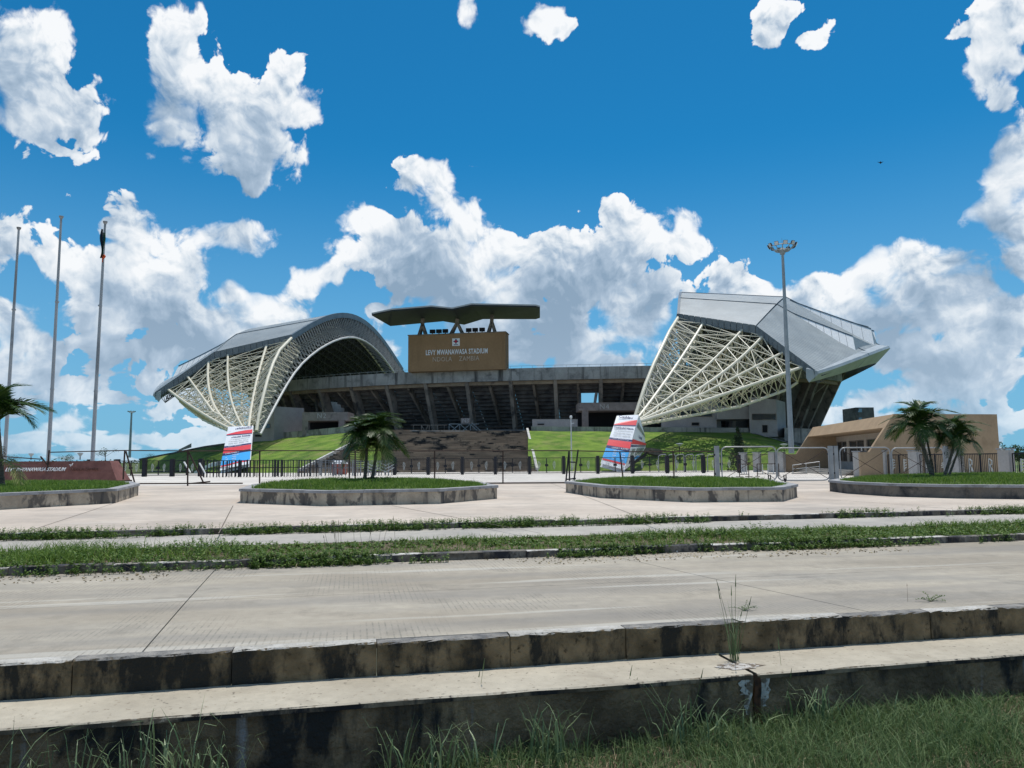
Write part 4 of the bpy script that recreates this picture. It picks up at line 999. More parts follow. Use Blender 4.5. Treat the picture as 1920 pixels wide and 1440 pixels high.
# ---------------------------------------------------------------- raised beds
M_bedw = mat('bed_wall_plaster', (.34,.285,.22), (.56,.48,.375), scale=1.3, detail=9, bump=.35, bscale=20, stains=(.13,.115,.10), stain_scale=2.2, stain_stretch=(1,1,.6), stain_t=(.50,.58), streak=((.05,.05,.055), 1.9, .58, .66))
M_bedd = mat('bed_wall_plaster_dark', (.12,.11,.10), (.22,.19,.155), scale=1.3, detail=9, bump=.35, bscale=20, stains=(.05,.05,.05), stain_scale=1.4, stain_t=(.48,.62), streak=((.30,.22,.14), 1.0, .62, .72))
M_cop = mat('bed_coping_stone', (.30,.30,.31), (.40,.40,.405), scale=1.5, bump=.15, bscale=30, stains=(.2,.2,.2), stain_scale=2)
M_gr = mat('grass_blades', (.06,.13,.02), island=((.07,.155,.015),(.24,.34,.07)), rough=.6, trans=.35)
M_gr2 = mat('ditch_grass_blades', (.06,.13,.02), island=((.055,.11,.035),(.20,.275,.115)), rough=.6, trans=.3)
M_weed = mat('weed_leaves', (.05,.12,.02), island=((.035,.095,.012),(.15,.235,.04)), rough=.55, trans=.3)
M_straw = mat('dry_straw', (.2,.16,.09), island=((.17,.13,.08),(.42,.35,.22)), rough=.9)
beds = []
def poly_dist(x, y, poly):
    d = np.full(len(x), 1e9)
    for i in range(len(poly)):
        ax, ay = poly[i][:2]; bx, by = poly[(i+1)%len(poly)][:2]; L2 = (bx-ax)**2+(by-ay)**2
        t = np.clip(((x-ax)*(bx-ax)+(y-ay)*(by-ay))/L2, 0, 1); d = np.minimum(d, np.hypot(x-ax-t*(bx-ax), y-ay-t*(by-ay)))
    return d
def bed_z(x, y, poly, top, rise): return top-.06+rise*(1-np.exp(-poly_dist(x, y, poly)/1.6))
def make_bed(label, front, back, top, rise, lawnlabel, wm, dens, bare=None):
    f = [G(px, py, .2) for px, py in front]; b = [P(px, 880, Y) for px, Y in back]; poly = [Vector((p.x,p.y,0)) for p in f+b]
    c = sum(poly, Vector())/len(poly)
    t = thing('raised_bed', (c.x, c.y, .2), label, 'planter', 'raised grass beds on the plaza')
    n = len(poly)
    # inset ring for the thickness of the wall
    def inset(d):
        out = []
        for i in range(n):
            p0, p1, p2 = poly[i-1], poly[i], poly[(i+1)%n]; d1 = (p1-p0).normalized(); d2 = (p2-p1).normalized(); n1 = Vector((-d1.y,d1.x,0)); n2 = Vector((-d2.y,d2.x,0))
            m_ = (n1+n2).normalized(); out.append(p1+m_*(d/max(.35, m_.dot(n1))))
        return out
    area = sum(poly[i].x*poly[(i+1)%n].y-poly[(i+1)%n].x*poly[i].y for i in range(n)); sgn = 1 if area > 0 else -1
    inn = inset(.30*sgn); outc = inset(-.05*sgn); innc = inset(.34*sgn)
    for i in range(n):
        j = (i+1)%n; L_ = (poly[j]-poly[i]).length; k = max(1, round(L_/(1.9 if i < len(front) else 6)))
        for q in range(k):
            g = .005/L_; a, e = q/k+(g if q else 0), (q+1)/k-(g if q < k-1 else 0); z0, z1 = Vector((0,0,.0)), Vector((0,0,top-.09))
            q4 = [poly[i].lerp(poly[j],a), poly[i].lerp(poly[j],e), inn[i].lerp(inn[j],e), inn[i].lerp(inn[j],a)]
            MB().hexa([p+z0 for p in q4], [p+z1 for p in q4]).build('wall_block', wm, t)
        k = max(1, round(L_/(1.1 if i < len(front) else 6)))
        for q in range(k):
            g = .004/L_; a, e = q/k+(g if q else 0), (q+1)/k-(g if q < k-1 else 0); dz = rnd.uniform(-.003,.003)
            q4 = [outc[i].lerp(outc[j],a), outc[i].lerp(outc[j],e), innc[i].lerp(innc[j],e), innc[i].lerp(innc[j],a)]
            MB().hexa([p+Vector((0,0,top-.088)) for p in q4], [p+Vector((0,0,top+dz)) for p in q4]).build('coping_stone', M_cop, t)
    # soil mound
    xs = [p.x for p in inn]; ys = [p.y for p in inn]; N = 46; V = []; F = []
    gx = np.linspace(min(xs), max(xs), N); gy = np.linspace(min(ys), max(ys), N); XX, YY = np.meshgrid(gx, gy, indexing='ij'); ins = in_poly(XX.ravel(), YY.ravel(), inn).reshape(N, N)
    Z = bed_z(XX.ravel(), YY.ravel(), inn, top, rise).reshape(N, N)+.03*(vnoise(XX.ravel(), YY.ravel(), .8, 2).reshape(N, N)-.5)
    Z = np.where(ins, Z, top-.07)
    V = np.stack([XX, YY, Z], 2).reshape(-1, 3)
    F = [(i*N+j, (i+1)*N+j, (i+1)*N+j+1, i*N+j+1) for i in range(N-1) for j in range(N-1) if ins[i,j] and ins[i+1,j] and ins[i,j+1] and ins[i+1,j+1]]
    mesh_np('soil', V, np.array(F), M_turfbase, t)
    MB().poly([Vector((p.x,p.y,top-.10)) for p in inn]).build('soil_base', M_turfbase, t)
    x, y = scatter(inn, dens); z = bed_z(x, y, inn, top, rise)-.01
    keep = nrg.random(len(x)) < .35+.9*vnoise(x, y, .9, 9); x, y, z = x[keep], y[keep], z[keep]
    h = .085*nrg.uniform(.5,1.3,len(x))*(1+1.0*vnoise(x, y, 1.4, 4)); 
    g = blades('bed_lawn', np.stack([x,y,z],1), h, .022, M_gr, .55); tag(g, lawnlabel, 'grass')
    # a few seed stalks
    k = nrg.random(len(x)) < .004; 
    if k.sum(): tag(blades('seed_stalks', np.stack([x[k],y[k],z[k]],1), .30*nrg.uniform(.6,1.2,k.sum()), .012, M_straw, .3), kind='stuff')
    beds.append((inn, top, rise)); return t
make_bed('raised grass bed with stained plaster wall in front of the red granite sign', [(-420,957),(0,956),(216,943.5),(259,929)], [(245,36),(-560,36)], .70, .12, 'short grass on the leftmost raised bed', M_bedw, 300)
make_bed('raised grass bed with cream stained wall holding the pair of leaning palms', [(450,943),(607,949),(826,944.5),(932,935)], [(902,31.5),(830,33.5),(540,34),(478,31)], .68, .22, 'short grass on the bed around the central palm', M_bedw, 330)
make_bed('raised grass bed with dark cracked corner standing right of the central palm bed', [(1061,923),(1130,934),(1300,942),(1467,940.5),(1495,932)], [(1440,33),(1340,35.5),(1110,36),(1068,33)], .66, .16, 'short grass on the bed with the single small bush', M_bedw, 330)
make_bed('long dark walled raised grass bed at the far right below the slim palms', [(1556,921),(1590,925.5),(1671,931),(1790,934.5),(1920,936),(2150,934)], [(2250,33),(1900,38),(1700,38),(1585,35)], .66, .18, 'bright short grass on the far right bed', M_bedd, 330)
def on_bed(i, px, Y):
    q = P(px, 880, Y); inn, top, rise = beds[i]; return Vector((q.x, q.y, float(bed_z(np.array([q.x]), np.array([q.y]), inn, top, rise)[0])-.02))
# ---------------------------------------------------------------- flagpoles and granite sign
M_pole = mat('galvanised_pole', (.34,.35,.36), (.44,.45,.46), scale=1.2, stretch=(1,1,.2), rough=.45, spec=.5, stains=(.24,.25,.26), stain_scale=.5, stain_t=(.55,.6), stain_stretch=(1,1,.3))
for (px, Yp, tx, ty, lab, flag) in ((8,51,35,432,'grey flagpole without a flag, leftmost of the three behind the palm',0),(90,50,116,411,'tallest grey flagpole, middle of the three, with no flag',0),(173,49,197,421,'grey flagpole with a dark furled flag hanging at its top',1)):
    b = G(px, 880, .2); b = P(px-(0), 872, Yp); b.z = .2; zt_ = P(tx, ty, Yp).z; H = zt_-.2
    t = thing('flagpole', tuple(b), lab, 'flagpole', 'flagpoles behind the granite sign')
    lean = Vector((rnd.uniform(-.05,.08), 0, 0))
    MB().tube([b, b+Vector((0,0,H*.35)), b+lean*.5+Vector((0,0,H*.68)), b+lean+Vector((0,0,H))], .135, 10, .07).build('pole', M_pole, t, smooth=True)
    for f in (.35,.68): MB().lathe(b+Vector((0,0,H*f)), [(.13,-.05),(.13,.05)], 10).build('collar', M_pole, t)
    MB().lathe(b+lean+Vector((0,0,H)), [(.06,0),(.13,.12),(.15,.22),(.05,.24)], 10).build('finial', M_cop, t)
    if flag:
        M_fl = {k: mat('flag_'+k, c) for k, c in (('dark',(.012,.02,.035)),('green',(.01,.05,.03)),('orange',(.62,.10,.03)),('red',(.25,.02,.02)))}
        g_ = thing('furled_flag', tuple(b+lean+Vector((0,0,H-2.3))), 'dark green furled flag with a red and orange lower tip on the right flagpole', 'flag')
        def drape(x0, x1, z0, z1, m_, nm):
            mb = MB(); n = 12
            for k in range(n+1):
                z = z0+(z1-z0)*k/n; wdt = .6+.4*math.sin(k*.5)
                for q in range(5):
                    xx = x0+(x1-x0)*q/4*wdt; mb.v.append((b.x+lean.x+xx, b.y-.12-.05*math.cos(q*2.2+k*.3), b.z+H+z))
            for k in range(n):
                for q in range(4): a = k*5+q; mb.f.append((a,a+1,a+6,a+5))
            mb.build(nm, m_, g_)
        drape(-.02,-.28,-.35,-2.35,M_fl['dark'],'flag_cloth'); drape(-.01,.13,-.6,-2.2,M_fl['green'],'flag_fold'); drape(-.02,.20,-2.1,-2.62,M_fl['orange'],'flag_tip')
M_gran = mat('red_granite', (.165,.066,.05), (.235,.10,.078), scale=3, detail=6, rough=.5, spec=.35, stains=(.12,.05,.04), stain_scale=1.0, stain_t=(.55,.7))
M_gbase = mat('granite_base', (.06,.04,.035), (.09,.06,.05), scale=3)
sgY = 44.0
q0, q1 = P(-150,896,sgY), P(219,896,sgY)
sgn = thing('granite_sign_wall', (q1.x-5, sgY, .2), 'low polished red granite wall with italic white lettering behind the left grass bed', 'sign')
zt0 = P(200,864,sgY).z; x1t = P(200,864,sgY).x; x1b = P(219,893,sgY).x; zb_ = .55
xs_ = [q0.x, q0.x+2.6, q0.x+5.2, q0.x+7.9, x1t]
for i in range(4):
    xa, xb = xs_[i]+.004, xs_[i+1]-.004; tb_ = (x1b if i == 3 else xb)
    MB().hexa([(xa,sgY,zb_),(tb_,sgY,zb_),(tb_,sgY+1.6,zb_),(xa,sgY+1.6,zb_)], [(xa,sgY+.35,zt0),(xb,sgY+.35,zt0),(xb,sgY+1.3,zt0),(xa,sgY+1.3,zt0)]).build('granite_panel', M_gran, sgn)
MB().hexa([(q0.x,sgY-.05,.1),(x1b+.05,sgY-.05,.1),(x1b+.05,sgY+1.7,.1),(q0.x,sgY+1.7,.1)], [(q0.x,sgY-.05,zb_-.003),(x1b+.05,sgY-.05,zb_-.003),(x1b+.05,sgY+1.7,zb_-.003),(q0.x,sgY+1.7,zb_-.003)]).build('base_course', M_gbase, sgn)
lc = P(66, 880.5, sgY+.12)
text_mesh('lettering', 'LEVY MWANAWASA STADIUM', .30, M_let, sgn, lc, (1,0,0), (0,.35,zt0-zb_), .012, shear=.3, bold=.006, width=3.55)
M_ghost = mat('faded_letters', (.10,.05,.04))
text_mesh('faded_lettering', 'NDOLA ZAMBIA', .26, M_ghost, sgn, P(158, 880, sgY+.12), (1,0,0), (0,.35,zt0-zb_), .012, shear=.3, width=1.6)
mb = MB(); c = P(132, 873, sgY+.1)
for k in range(5): mb.bar(c+Vector((rnd.uniform(-.1,.1),0,rnd.uniform(-.12,.1))), c+Vector((rnd.uniform(-.06,.14),0,rnd.uniform(-.1,.16))), .04)
mb.build('peeling_paint', M_let, sgn)
# ---------------------------------------------------------------- light masts
def mast(px, py, Y, tx, ty, r0, r1, rh, nl, label, base=True):
    b = P(px, py, Y); zt_ = P(tx, ty, Y).z; H = zt_-b.z
    t = thing('light_mast', tuple(b), label, 'light mast')
    n = 3
    for k in range(n):
        ra, rb_ = r0+(r1-r0)*k/n, r0+(r1-r0)*(k+1)/n
        MB().tube([b+Vector((0,0,H*k/n)), b+Vector((0,0,H*(k+1)/n))], ra, 12, rb_*1.04 if k < n-1 else rb_).build('mast_section', M_mast, t, smooth=True)
    c = b+Vector((0,0,H))
    hd = MB(); 
    for z, rr in ((0,.55*rh),(.32*rh,.92*rh)):
        pts = [c+Vector((rr*math.cos(a*math.pi/10), rr*math.sin(a*math.pi/10), z)) for a in range(21)]; hd.tube(pts, .04*rh, 5)
    for a in range(10):
        d = Vector((math.cos(a*math.pi/5), math.sin(a*math.pi/5), 0)); hd.bar(c+Vector((0,0,-.15*rh)), c+d*.55*rh, .05*rh); hd.bar(c+d*.55*rh, c+d*.92*rh+Vector((0,0,.32*rh)), .045*rh)
    hd.lathe(c, [(.2*rh,-.3*rh),(.26*rh,0),(.1*rh,.25*rh)], 10)
    hd.build('lamp_ring', M_mast, t)
    MB().tube([c, c+Vector((0,0,1.05*rh))], .03*rh, 5, .01*rh).build('lightning_rod', M_mast, t)
    for a in range(nl):
        an = 2*math.pi*(a+.3)/nl; d = Vector((math.cos(an), math.sin(an), 0)); q = c+d*.95*rh+Vector((0,0,.45*rh))
        up = (Vector((0,0,1))*.9+d*.45).normalized(); s_ = d.cross(Vector((0,0,1)))
        fwd = (d*.9-Vector((0,0,.45))).normalized(); A = q; w_ = .17*rh
        lo_ = [A-s_*w_-up*w_, A+s_*w_-up*w_, A+s_*w_+up*w_, A-s_*w_+up*w_]; hi_ = [p_+fwd*.16*rh for p_ in lo_]
        lo2 = [A+(p_-A)*.6 for p_ in lo_]
        f_ = MB().hexa(lo2, [p_+fwd*.14*rh for p_ in lo_]).build('floodlight', M_lampb, t)
        MB().hexa([A+(p_-A)*.85+fwd*.142*rh for p_ in lo_], [A+(p_-A)*.85+fwd*.16*rh for p_ in lo_]).build('lens', M_lens, f_)
    return t
M_mast = mat('mast_grey_steel', (.25,.29,.31), (.33,.37,.385), scale=1, rough=.45, spec=.5); M_lampb = mat('lamp_body', (.05,.05,.055)); M_lens = mat('lamp_lens', (.55,.58,.6), rough=.15, spec=.6)
mast(1484, 850, 79, 1461, 470, .29, .14, 1.35, 10, 'tall grey floodlight mast standing in front of the right roof')
mast(243, 858, 230, 245, 774, .40, .25, 1.05, 8, 'small distant floodlight mast on the horizon left of the stadium')
def small_lamp(px, pyb, Y, pyt, label, wide=.28, m_=None):
    b = P(px, pyb, Y); zt_ = P(px, pyt, Y).z; t = thing('lamp_post', tuple(b), label, 'lamp post', 'small lamp posts'); H = zt_-b.z
    MB().tube([b, b+Vector((0,0,H-.3))], .05, 7, .04).build('post', m_ or M_black, t)
    MB().lathe(b+Vector((0,0,H-.32)), [(.05,0),(wide*.55,.16),(wide,.30),(wide*.9,.36),(.05,.40)], 10).build('lamp_head', m_ or M_mast, t)
M_plg = mat('pale_grey_post', (.55,.56,.56), rough=.4)
b = P(1072,884,88); zt_ = P(1072,779,88).z; t = thing('camera_pole', tuple(b), 'slim pale pole with small dome head on the grass bank near the right banner', 'pole')
MB().tube([b, Vector((b.x,b.y,zt_-.3))], .085, 8, .06).build('pole', M_plg, t); MB().lathe((b.x,b.y,zt_-.35), [(.12,0),(.17,.1),(.17,.25),(.08,.35)], 10).build('dome', M_plg, t); MB().bar((b.x,b.y,zt_-1.0), (b.x+.35,b.y,zt_-.9), .1).build('bracket', M_plg, t)
small_lamp(1275, 868, 90, 832, 'dark garden lamp standing on the bank right of the right banner', .45)
small_lamp(1471, 862, 88, 833, 'dark garden lamp beside the foot of the tall mast', .45)
small_lamp(150, 862, 70, 850, 'small lamp behind the granite sign between the two right flagpoles', .25)
small_lamp(58, 862, 75, 851, 'small lamp behind the granite sign between the two left flagpoles', .25)
# ---------------------------------------------------------------- banners wrapped round the truss feet
M_ban = mat('banner_white_vinyl', (.80,.82,.85), (.86,.88,.90), scale=2, rough=.4); M_bred = mat('banner_red', (.80,.075,.09), rough=.4); M_bblue = mat('banner_blue', (.07,.42,.85), rough=.4); M_bnavy = mat('banner_navy', (.03,.035,.14), rough=.4); M_pht = mat('banner_photo_print', (.10,.17,.16), (.42,.42,.34), scale=4, detail=2)
def banner(label, tl, tr, br, bl, Yt, Yb, side=None, wav=0.0):
    A, B, C, D = P(*tl,Yt), P(*tr,Yt), P(*br,Yb), P(*bl,Yb)
    t = thing('wrapped_banner', tuple((C+D)/2), label, 'banner', 'banners wrapped round the truss feet')
    nrm = (B-A).cross(D-A).normalized(); 
    if nrm.y > 0: nrm = -nrm
    vx = (A.x/A.y+B.x/B.y)/2; back = Vector((4.2*vx,4.2,0))
    def at(u, v, off=0.0): 
        w = math.sin(u*7+v*4)*wav*v
        return A.lerp(B,u).lerp(D.lerp(C,u),v)+nrm*(off+w)
    NU, NVv = 10, 26
    def sheet(u0,u1,v0,v1,off,m_,nm,par):
        mb = MB(); nu = max(1,int((u1-u0)*NU)); nv = max(1,int((v1-v0)*NVv))
        for i in range(nu+1):
            for j in range(nv+1): mb.v.append(tuple(at(u0+(u1-u0)*i/nu, v0+(v1-v0)*j/nv, off)))
        for i in range(nu):
            for j in range(nv): a = i*(nv+1)+j; mb.f.append((a,a+1,a+nv+2,a+nv+1))
        return mb.build(nm, m_, par)
    MB().hexa([D+Vector((0,.3,-.4)),C+Vector((0,.3,-.4)),C+back*1.5,D+back*1.5], [A+Vector((0,.3,0)),B+Vector((0,.3,0)),B+back*.45,A+back*.45]).build('foot_block', M_ban, t)
    fr = sheet(0,1,0,1,0,M_ban,'front_sheet',t)
    def stripe(v0,v1,m_,nm,u0=0,u1=1): return sheet(u0,u1,v0,v1,.03,m_,nm,fr)
    # swoosh
    mb = MB(); pts = [(0,.19),(.35,.145),(.7,.115),(1,.105),(1,.205),(0,.205)]; mb.poly([at(u,v,.03) for u,v in pts]); mb.build('red_swoosh', M_bred, fr)
    stripe(.208,.222,M_bnavy,'navy_line'); stripe(.475,.505,M_bnavy,'navy_line'); stripe(.515,.635,M_bred,'red_band'); stripe(.64,.69,M_bnavy,'navy_band'); stripe(.692,.895,M_bblue,'blue_panel'); stripe(.90,.93,M_bred,'red_line',.02,.95)
    xd = (at(1,.5)-at(0,.5)); W_ = xd.length; ud = at(.5,0)-at(.5,1)
    for (s_, v, sz, wf, m_, u) in (('Cashbuild',.055,.55,.80,M_bnavy,.54),('Cashbuild Ndola',.27,.42,.86,M_bnavy,.5),('Cnr of Kabwe Mushili Rd',.325,.28,.78,M_pole,.52),('Mukandika Mall, Ndola',.375,.28,.74,M_pole,.5),('+260 021 2620170',.425,.30,.76,M_pole,.5),
                            ('our business',.49,.2,.7,M_let,.5),('DELIVERY RATES',.665,.33,.86,M_let,.52),('NDOLA',.715,.26,.3,M_let,.5),('5      150        200',.76,.26,.76,M_let,.5),('10     250        300',.805,.26,.76,M_let,.5),('20     350        400',.85,.26,.76,M_let,.5)):
        text_mesh('print_line', s_, sz, m_, fr, at(u,v,.05), xd, ud, .004, width=W_*wf, bold=.008 if sz > .4 else 0)
    if side:
        E, Fp, Gp = [P(*p[:2], p[2]) for p in side]
        sd = MB().poly([B+Vector((.03,.02,0)), E, Fp, Gp, C+Vector((.03,.02,0))]).build('side_sheet', M_ban, t)
        def sat(u, v): return B.lerp(C,v).lerp(B.lerp(E,1).lerp(Gp, max(0,v)) if False else (E.lerp(Fp, min(1,v*1.6)) if v < .62 else Fp.lerp(Gp,(v-.62)/.38)), u)+Vector((.06,-.06,0))
        def sq(u0,u1,v0,v1,m_,nm): return MB().quad(sat(u0,v0),sat(u0,v1),sat(u1,v1),sat(u1,v0)).build(nm, m_, sd)
        sq(.1,.95,.12,.22,M_pht,'photo_print'); sq(.0,1,.46,.55,M_bred,'red_band'); sq(0,1,.57,.60,M_bnavy,'navy_line')
        text_mesh('print_line', 'Cashbuild', .5, M_bnavy, sd, sat(.5,.37)+Vector((.02,-.02,0)), sat(1,.37)-sat(0,.37), ud, .004, width=1.5)
        for u0 in (.12,.42,.70): sq(u0,u0+.2,.64,.80,M_pht,'photo_print')
        sq(.45,.8,.84,.90,M_bblue,'photo_print'); sq(.15,.26,.86,.93,M_bnavy,'navy_mark'); sq(.33,.42,.85,.91,M_bnavy,'navy_mark')
    return t
banner('tapering white, red and blue banner with photo prints on its side, right truss foot', (1157,779.5),(1197.5,777.5),(1171,881),(1126,868.5), 86.5, 81.5, side=[(1208,812,89),(1211,838,90.5),(1196,862,88)])
banner('creased white, red and blue printed banner round the left truss foot behind the railings', (428,800),(474,798.5),(468,869),(412,882), 101.5, 95, wav=.05)
# concrete keel under the right foot and torn white strip by the left one
k_ = MB().hexa([P(1171,882,83),P(1212,855,90),P(1214,849,91),P(1190,870,88)],[P(1171,878,83),P(1212,848,90),P(1214,846,91),P(1190,866,88)]).build('footing_edge', M_black); tag(k_, 'dark curved footing edge peeping out below the right banner', 'footing')
lg = MB().bar(P(1212,846,91), P(1262,858,95), .7, .5).bar(P(1214,842,91), P(1236,846,93), .9, .3).build('fallen_timber', mat('grey_timber', (.14,.11,.09), (.2,.17,.14), scale=2)); tag(lg, 'dark fallen beam lying on the grass right of the right banner', 'beam')
ts = MB()
tsp = [P(365,888,101),P(395,872,101),P(415,868,102),P(440,873,102)]
for k in range(3): ts.bar(tsp[k], tsp[k+1], .25, .5)
tag(ts.build('torn_sheet', M_ban), 'torn white sheet trailing on the ground left of the left banner', 'sheet')
# ---------------------------------------------------------------- gatehouse
C0 = Vector((26.45,52,0)); L0 = Vector((29.46,73,0)); R0 = Vector((34.0,53.2,0)); fd = (L0-C0).normalized(); od = Vector((-fd.y, fd.x, 0)); LW = (L0-C0).length
gh = thing('gatehouse', (C0.x+3, C0.y+8, .2), 'low tan gatehouse with a sloping canopy band, slanted end walls and dark windows', 'gatehouse')
ZC = 4.57
def GH(f, o, z): return C0+fd*f+od*o+Vector((0,0,z))
M_brk = mat('light_tile_wall', (.40,.34,.28), (.46,.40,.34), scale=2); M_lowt = mat('grey_tile_plinth', (.34,.33,.32), (.42,.41,.40), scale=2)
def endwall(f, thick, nm, low):
    bk_ = -8.0 if f > 1 else -.3
    pr = [(bk_,.1),(low,.1),(low,1.95),(1.75,1.95),(0,ZC),(bk_,ZC)]
    return MB().hexa([GH(f, o, z) for o, z in pr], [GH(f+thick, o, z) for o, z in pr]).build(nm, M_tan2, gh)
endwall(LW, .4, 'end_wall', 3.0)
pr = [(1.72,1.95),(0,ZC),(.42,ZC),(2.14,1.95)]
e2 = endwall(-.4, .4, 'end_wall', 2.35)
# broad right hand face
dR = (R0-C0).normalized(); nR = Vector((dR.y,-dR.x,0))
a, b = C0-fd*.4, R0-fd*.4
MB().hexa([a+od*-.2+Vector((0,0,.1)), b+Vector((0,0,.1)), b+fd*.4+Vector((0,0,.1)), a+fd*.4-od*.2+Vector((0,0,.1))], [a-od*.2+Vector((0,0,ZC-.003)), b+Vector((0,0,ZC-.003)), b+fd*.4+Vector((0,0,ZC-.003)), a+fd*.4-od*.2+Vector((0,0,ZC-.003))]).build('side_wall', M_tan2, gh)
MB().hexa([R0-fd*.4+Vector((0,0,.1)), R0-fd*.4+dR*.4+Vector((0,0,.1)), R0+fd*20+dR*.4+Vector((0,0,.1)), R0+fd*20+Vector((0,0,.1))], [R0-fd*.4+Vector((0,0,ZC-.005)), R0-fd*.4+dR*.4+Vector((0,0,ZC-.005)), R0+fd*20+dR*.4+Vector((0,0,ZC-.005)), R0+fd*20+Vector((0,0,ZC-.005))]).build('back_wall', M_tan2, gh)
# canopy band, its soffit and the roof
MB().hexa([GH(0,0,ZC-.01), GH(0,.62,3.64), GH(0,.42,3.6), GH(0,-.25,ZC-.25)], [GH(LW-.003,0,ZC-.01), GH(LW-.003,.62,3.64), GH(LW-.003,.42,3.6), GH(LW-.003,-.25,ZC-.25)]).build('canopy_band', M_tan2, gh)
MB().hexa([GH(0,.4,3.60), GH(0,-2.4,3.60), GH(0,-2.4,3.72), GH(0,.4,3.72)], [GH(LW-.003,.4,3.60), GH(LW-.003,-2.4,3.60), GH(LW-.003,-2.4,3.72), GH(LW-.003,.4,3.72)]).build('canopy_soffit', M_tan2, gh)
MB().hexa([GH(0,-.26,ZC-.24), R0+Vector((-.2,0,ZC-.24)), GH(LW,-7.5,ZC-.24), GH(LW,-.26,ZC-.24)], [GH(0,-.26,ZC-.02), R0+Vector((-.2,0,ZC-.02)), GH(LW,-7.5,ZC-.02), GH(LW,-.26,ZC-.02)]).build('roof', M_tan2, gh)
WI = -2.0     # window wall set back under the band
MB().hexa([GH(0,WI,.1), GH(0,WI-.3,.1), GH(LW,WI-.3,.1), GH(LW,WI,.1)], [GH(0,WI,1.2), GH(0,WI-.3,1.2), GH(LW,WI-.3,1.2), GH(LW,WI,1.2)]).build('plinth_wall', M_lowt, gh)
for k in range(3):
    z0, z1 = 3.13+.156*k, 3.13+.156*(k+1)-.012
    MB().hexa([GH(0,WI,z0), GH(0,WI-.3,z0), GH(LW,WI-.3,z0), GH(LW,WI,z0)], [GH(0,WI,z1), GH(0,WI-.3,z1), GH(LW,WI-.3,z1), GH(LW,WI,z1)]).build('wall_board', M_brk, gh)
def f_at(px, o):   # distance along the front where a bearing meets it
    r_ = ray(px, 850); r2 = Vector((r_.x, r_.y)); 
    # solve C0 + fd f + od o = t r
    A_ = Matrix(((fd.x, -r_.x), (fd.y, -r_.y))); v_ = Vector((-(C0.x+od.x*o), -(C0.y+od.y*o))); s_ = A_.inverted() @ v_; return s_[0]
edges_ = [(1556,1588),(1592,1621),(1625,1664)]; fl = LW
prev = LW
ws = sorted([(f_at(b_, WI), f_at(a_, WI)) for a_, b_ in edges_])
cur = 0.0
for (f0, f1) in ws+[(LW, LW)]:
    f0, f1 = max(0, f0), min(LW, f1)
    if f0 > cur+.01: MB().hexa([GH(cur,WI,1.2), GH(cur,WI-.3,1.2), GH(f0,WI-.3,1.2), GH(f0,WI,1.2)], [GH(cur,WI,3.127), GH(cur,WI-.3,3.127), GH(f0,WI-.3,3.127), GH(f0,WI,3.127)]).build('pier', M_brk, gh)
    if f1 > f0:
        w_ = MB().hexa([GH(f0,WI-.12,1.2), GH(f0,WI-.16,1.2), GH(f1,WI-.16,1.2), GH(f1,WI-.12,1.2)], [GH(f0,WI-.12,3.12), GH(f0,WI-.16,3.12), GH(f1,WI-.16,3.12), GH(f1,WI-.12,3.12)]).build('window', M_glassd, gh)
        fm = MB(); 
        for f in (f0+.03, (f0+f1)/2, f1-.03): fm.bar(GH(f,WI-.08,1.2), GH(f,WI-.08,3.12), .07)
        for z in (1.24, 3.08): fm.bar(GH(f0,WI-.08,z), GH(f1,WI-.08,z), .07)
        fm.build('window_frame', M_cold, w_)
        MB().quad(GH(f0+.9,WI-.10,2.1), GH(f0+1.25,WI-.10,2.1), GH(f0+1.25,WI-.10,2.45), GH(f0+.9,WI-.10,2.45)).build('paper_notice', M_let, w_)
    cur = f1
for k in range(3): MB().hexa([GH(6,-.2+.35*k*0,.1), GH(LW-.01,-.2,.1), GH(LW-.01,1.9-.35*k,.1), GH(6,1.9-.35*k,.1)], [GH(6,-.2,.32+.14*k), GH(LW-.01,-.2,.32+.14*k), GH(LW-.01,1.9-.35*k,.32+.14*k), GH(6,1.9-.35*k,.32+.14*k)]).build('step', M_path, gh)
hr = thing('handrail', tuple(GH(13,2.6,.2)), 'grey tubular handrail sloping in front of the tan gatehouse wall', 'handrail')
p0, p1 = P(1487,889,66), P(1533,886,66); z0 = .2
mb = MB(); hp = [Vector((p0.x,66,z0)), Vector((p0.x,66,z0+.75)), Vector((p1.x,65.5,z0+1.05)), Vector((p1.x,65.5,z0))]; mb.tube(hp, .035, 6); mb.tube([hp[0].lerp(hp[1],.55), hp[3].lerp(hp[2],.6)], .03, 6); m0 = hp[0].lerp(hp[3],.5); mb.tube([m0, hp[1].lerp(hp[2],.5)], .03, 6); mb.build('rail', M_plg, hr); MB().box((p0.x+.4,65.6,.24),(1.2,.5,.07)).build('base_plate', M_path, hr)
# dark block beyond the right stand
q = P(1622,800,150); db = thing('annex_building', (q.x,150,0), 'small dark building with a blue glass strip seen beyond the right stand', 'building')
a, b = P(1604,764,150), P(1640,764,150); MB().hexa([(a.x,150,0),(b.x,150,0),(b.x+2,156,0),(a.x,156,0)],[(a.x,150,a.z),(b.x-.2,150,a.z),(b.x+1.6,156,a.z),(a.x,156,a.z)]).build('wall', M_dark, db)
M_blg = mat('blue_glass', (.16,.30,.42), rough=.15, spec=.6); 
for (y0, y1) in ((766,773),(783,792)):
    c, d = P(1608,y0,149.9), P(1616,y1,149.9); MB().hexa([(c.x,149.85,d.z),(d.x,149.85,d.z),(d.x,149.95,d.z),(c.x,149.95,d.z)],[(c.x+.3,149.85,c.z),(d.x,149.85,c.z),(d.x,149.95,c.z),(c.x+.3,149.95,c.z)]).build('window', M_blg, db)
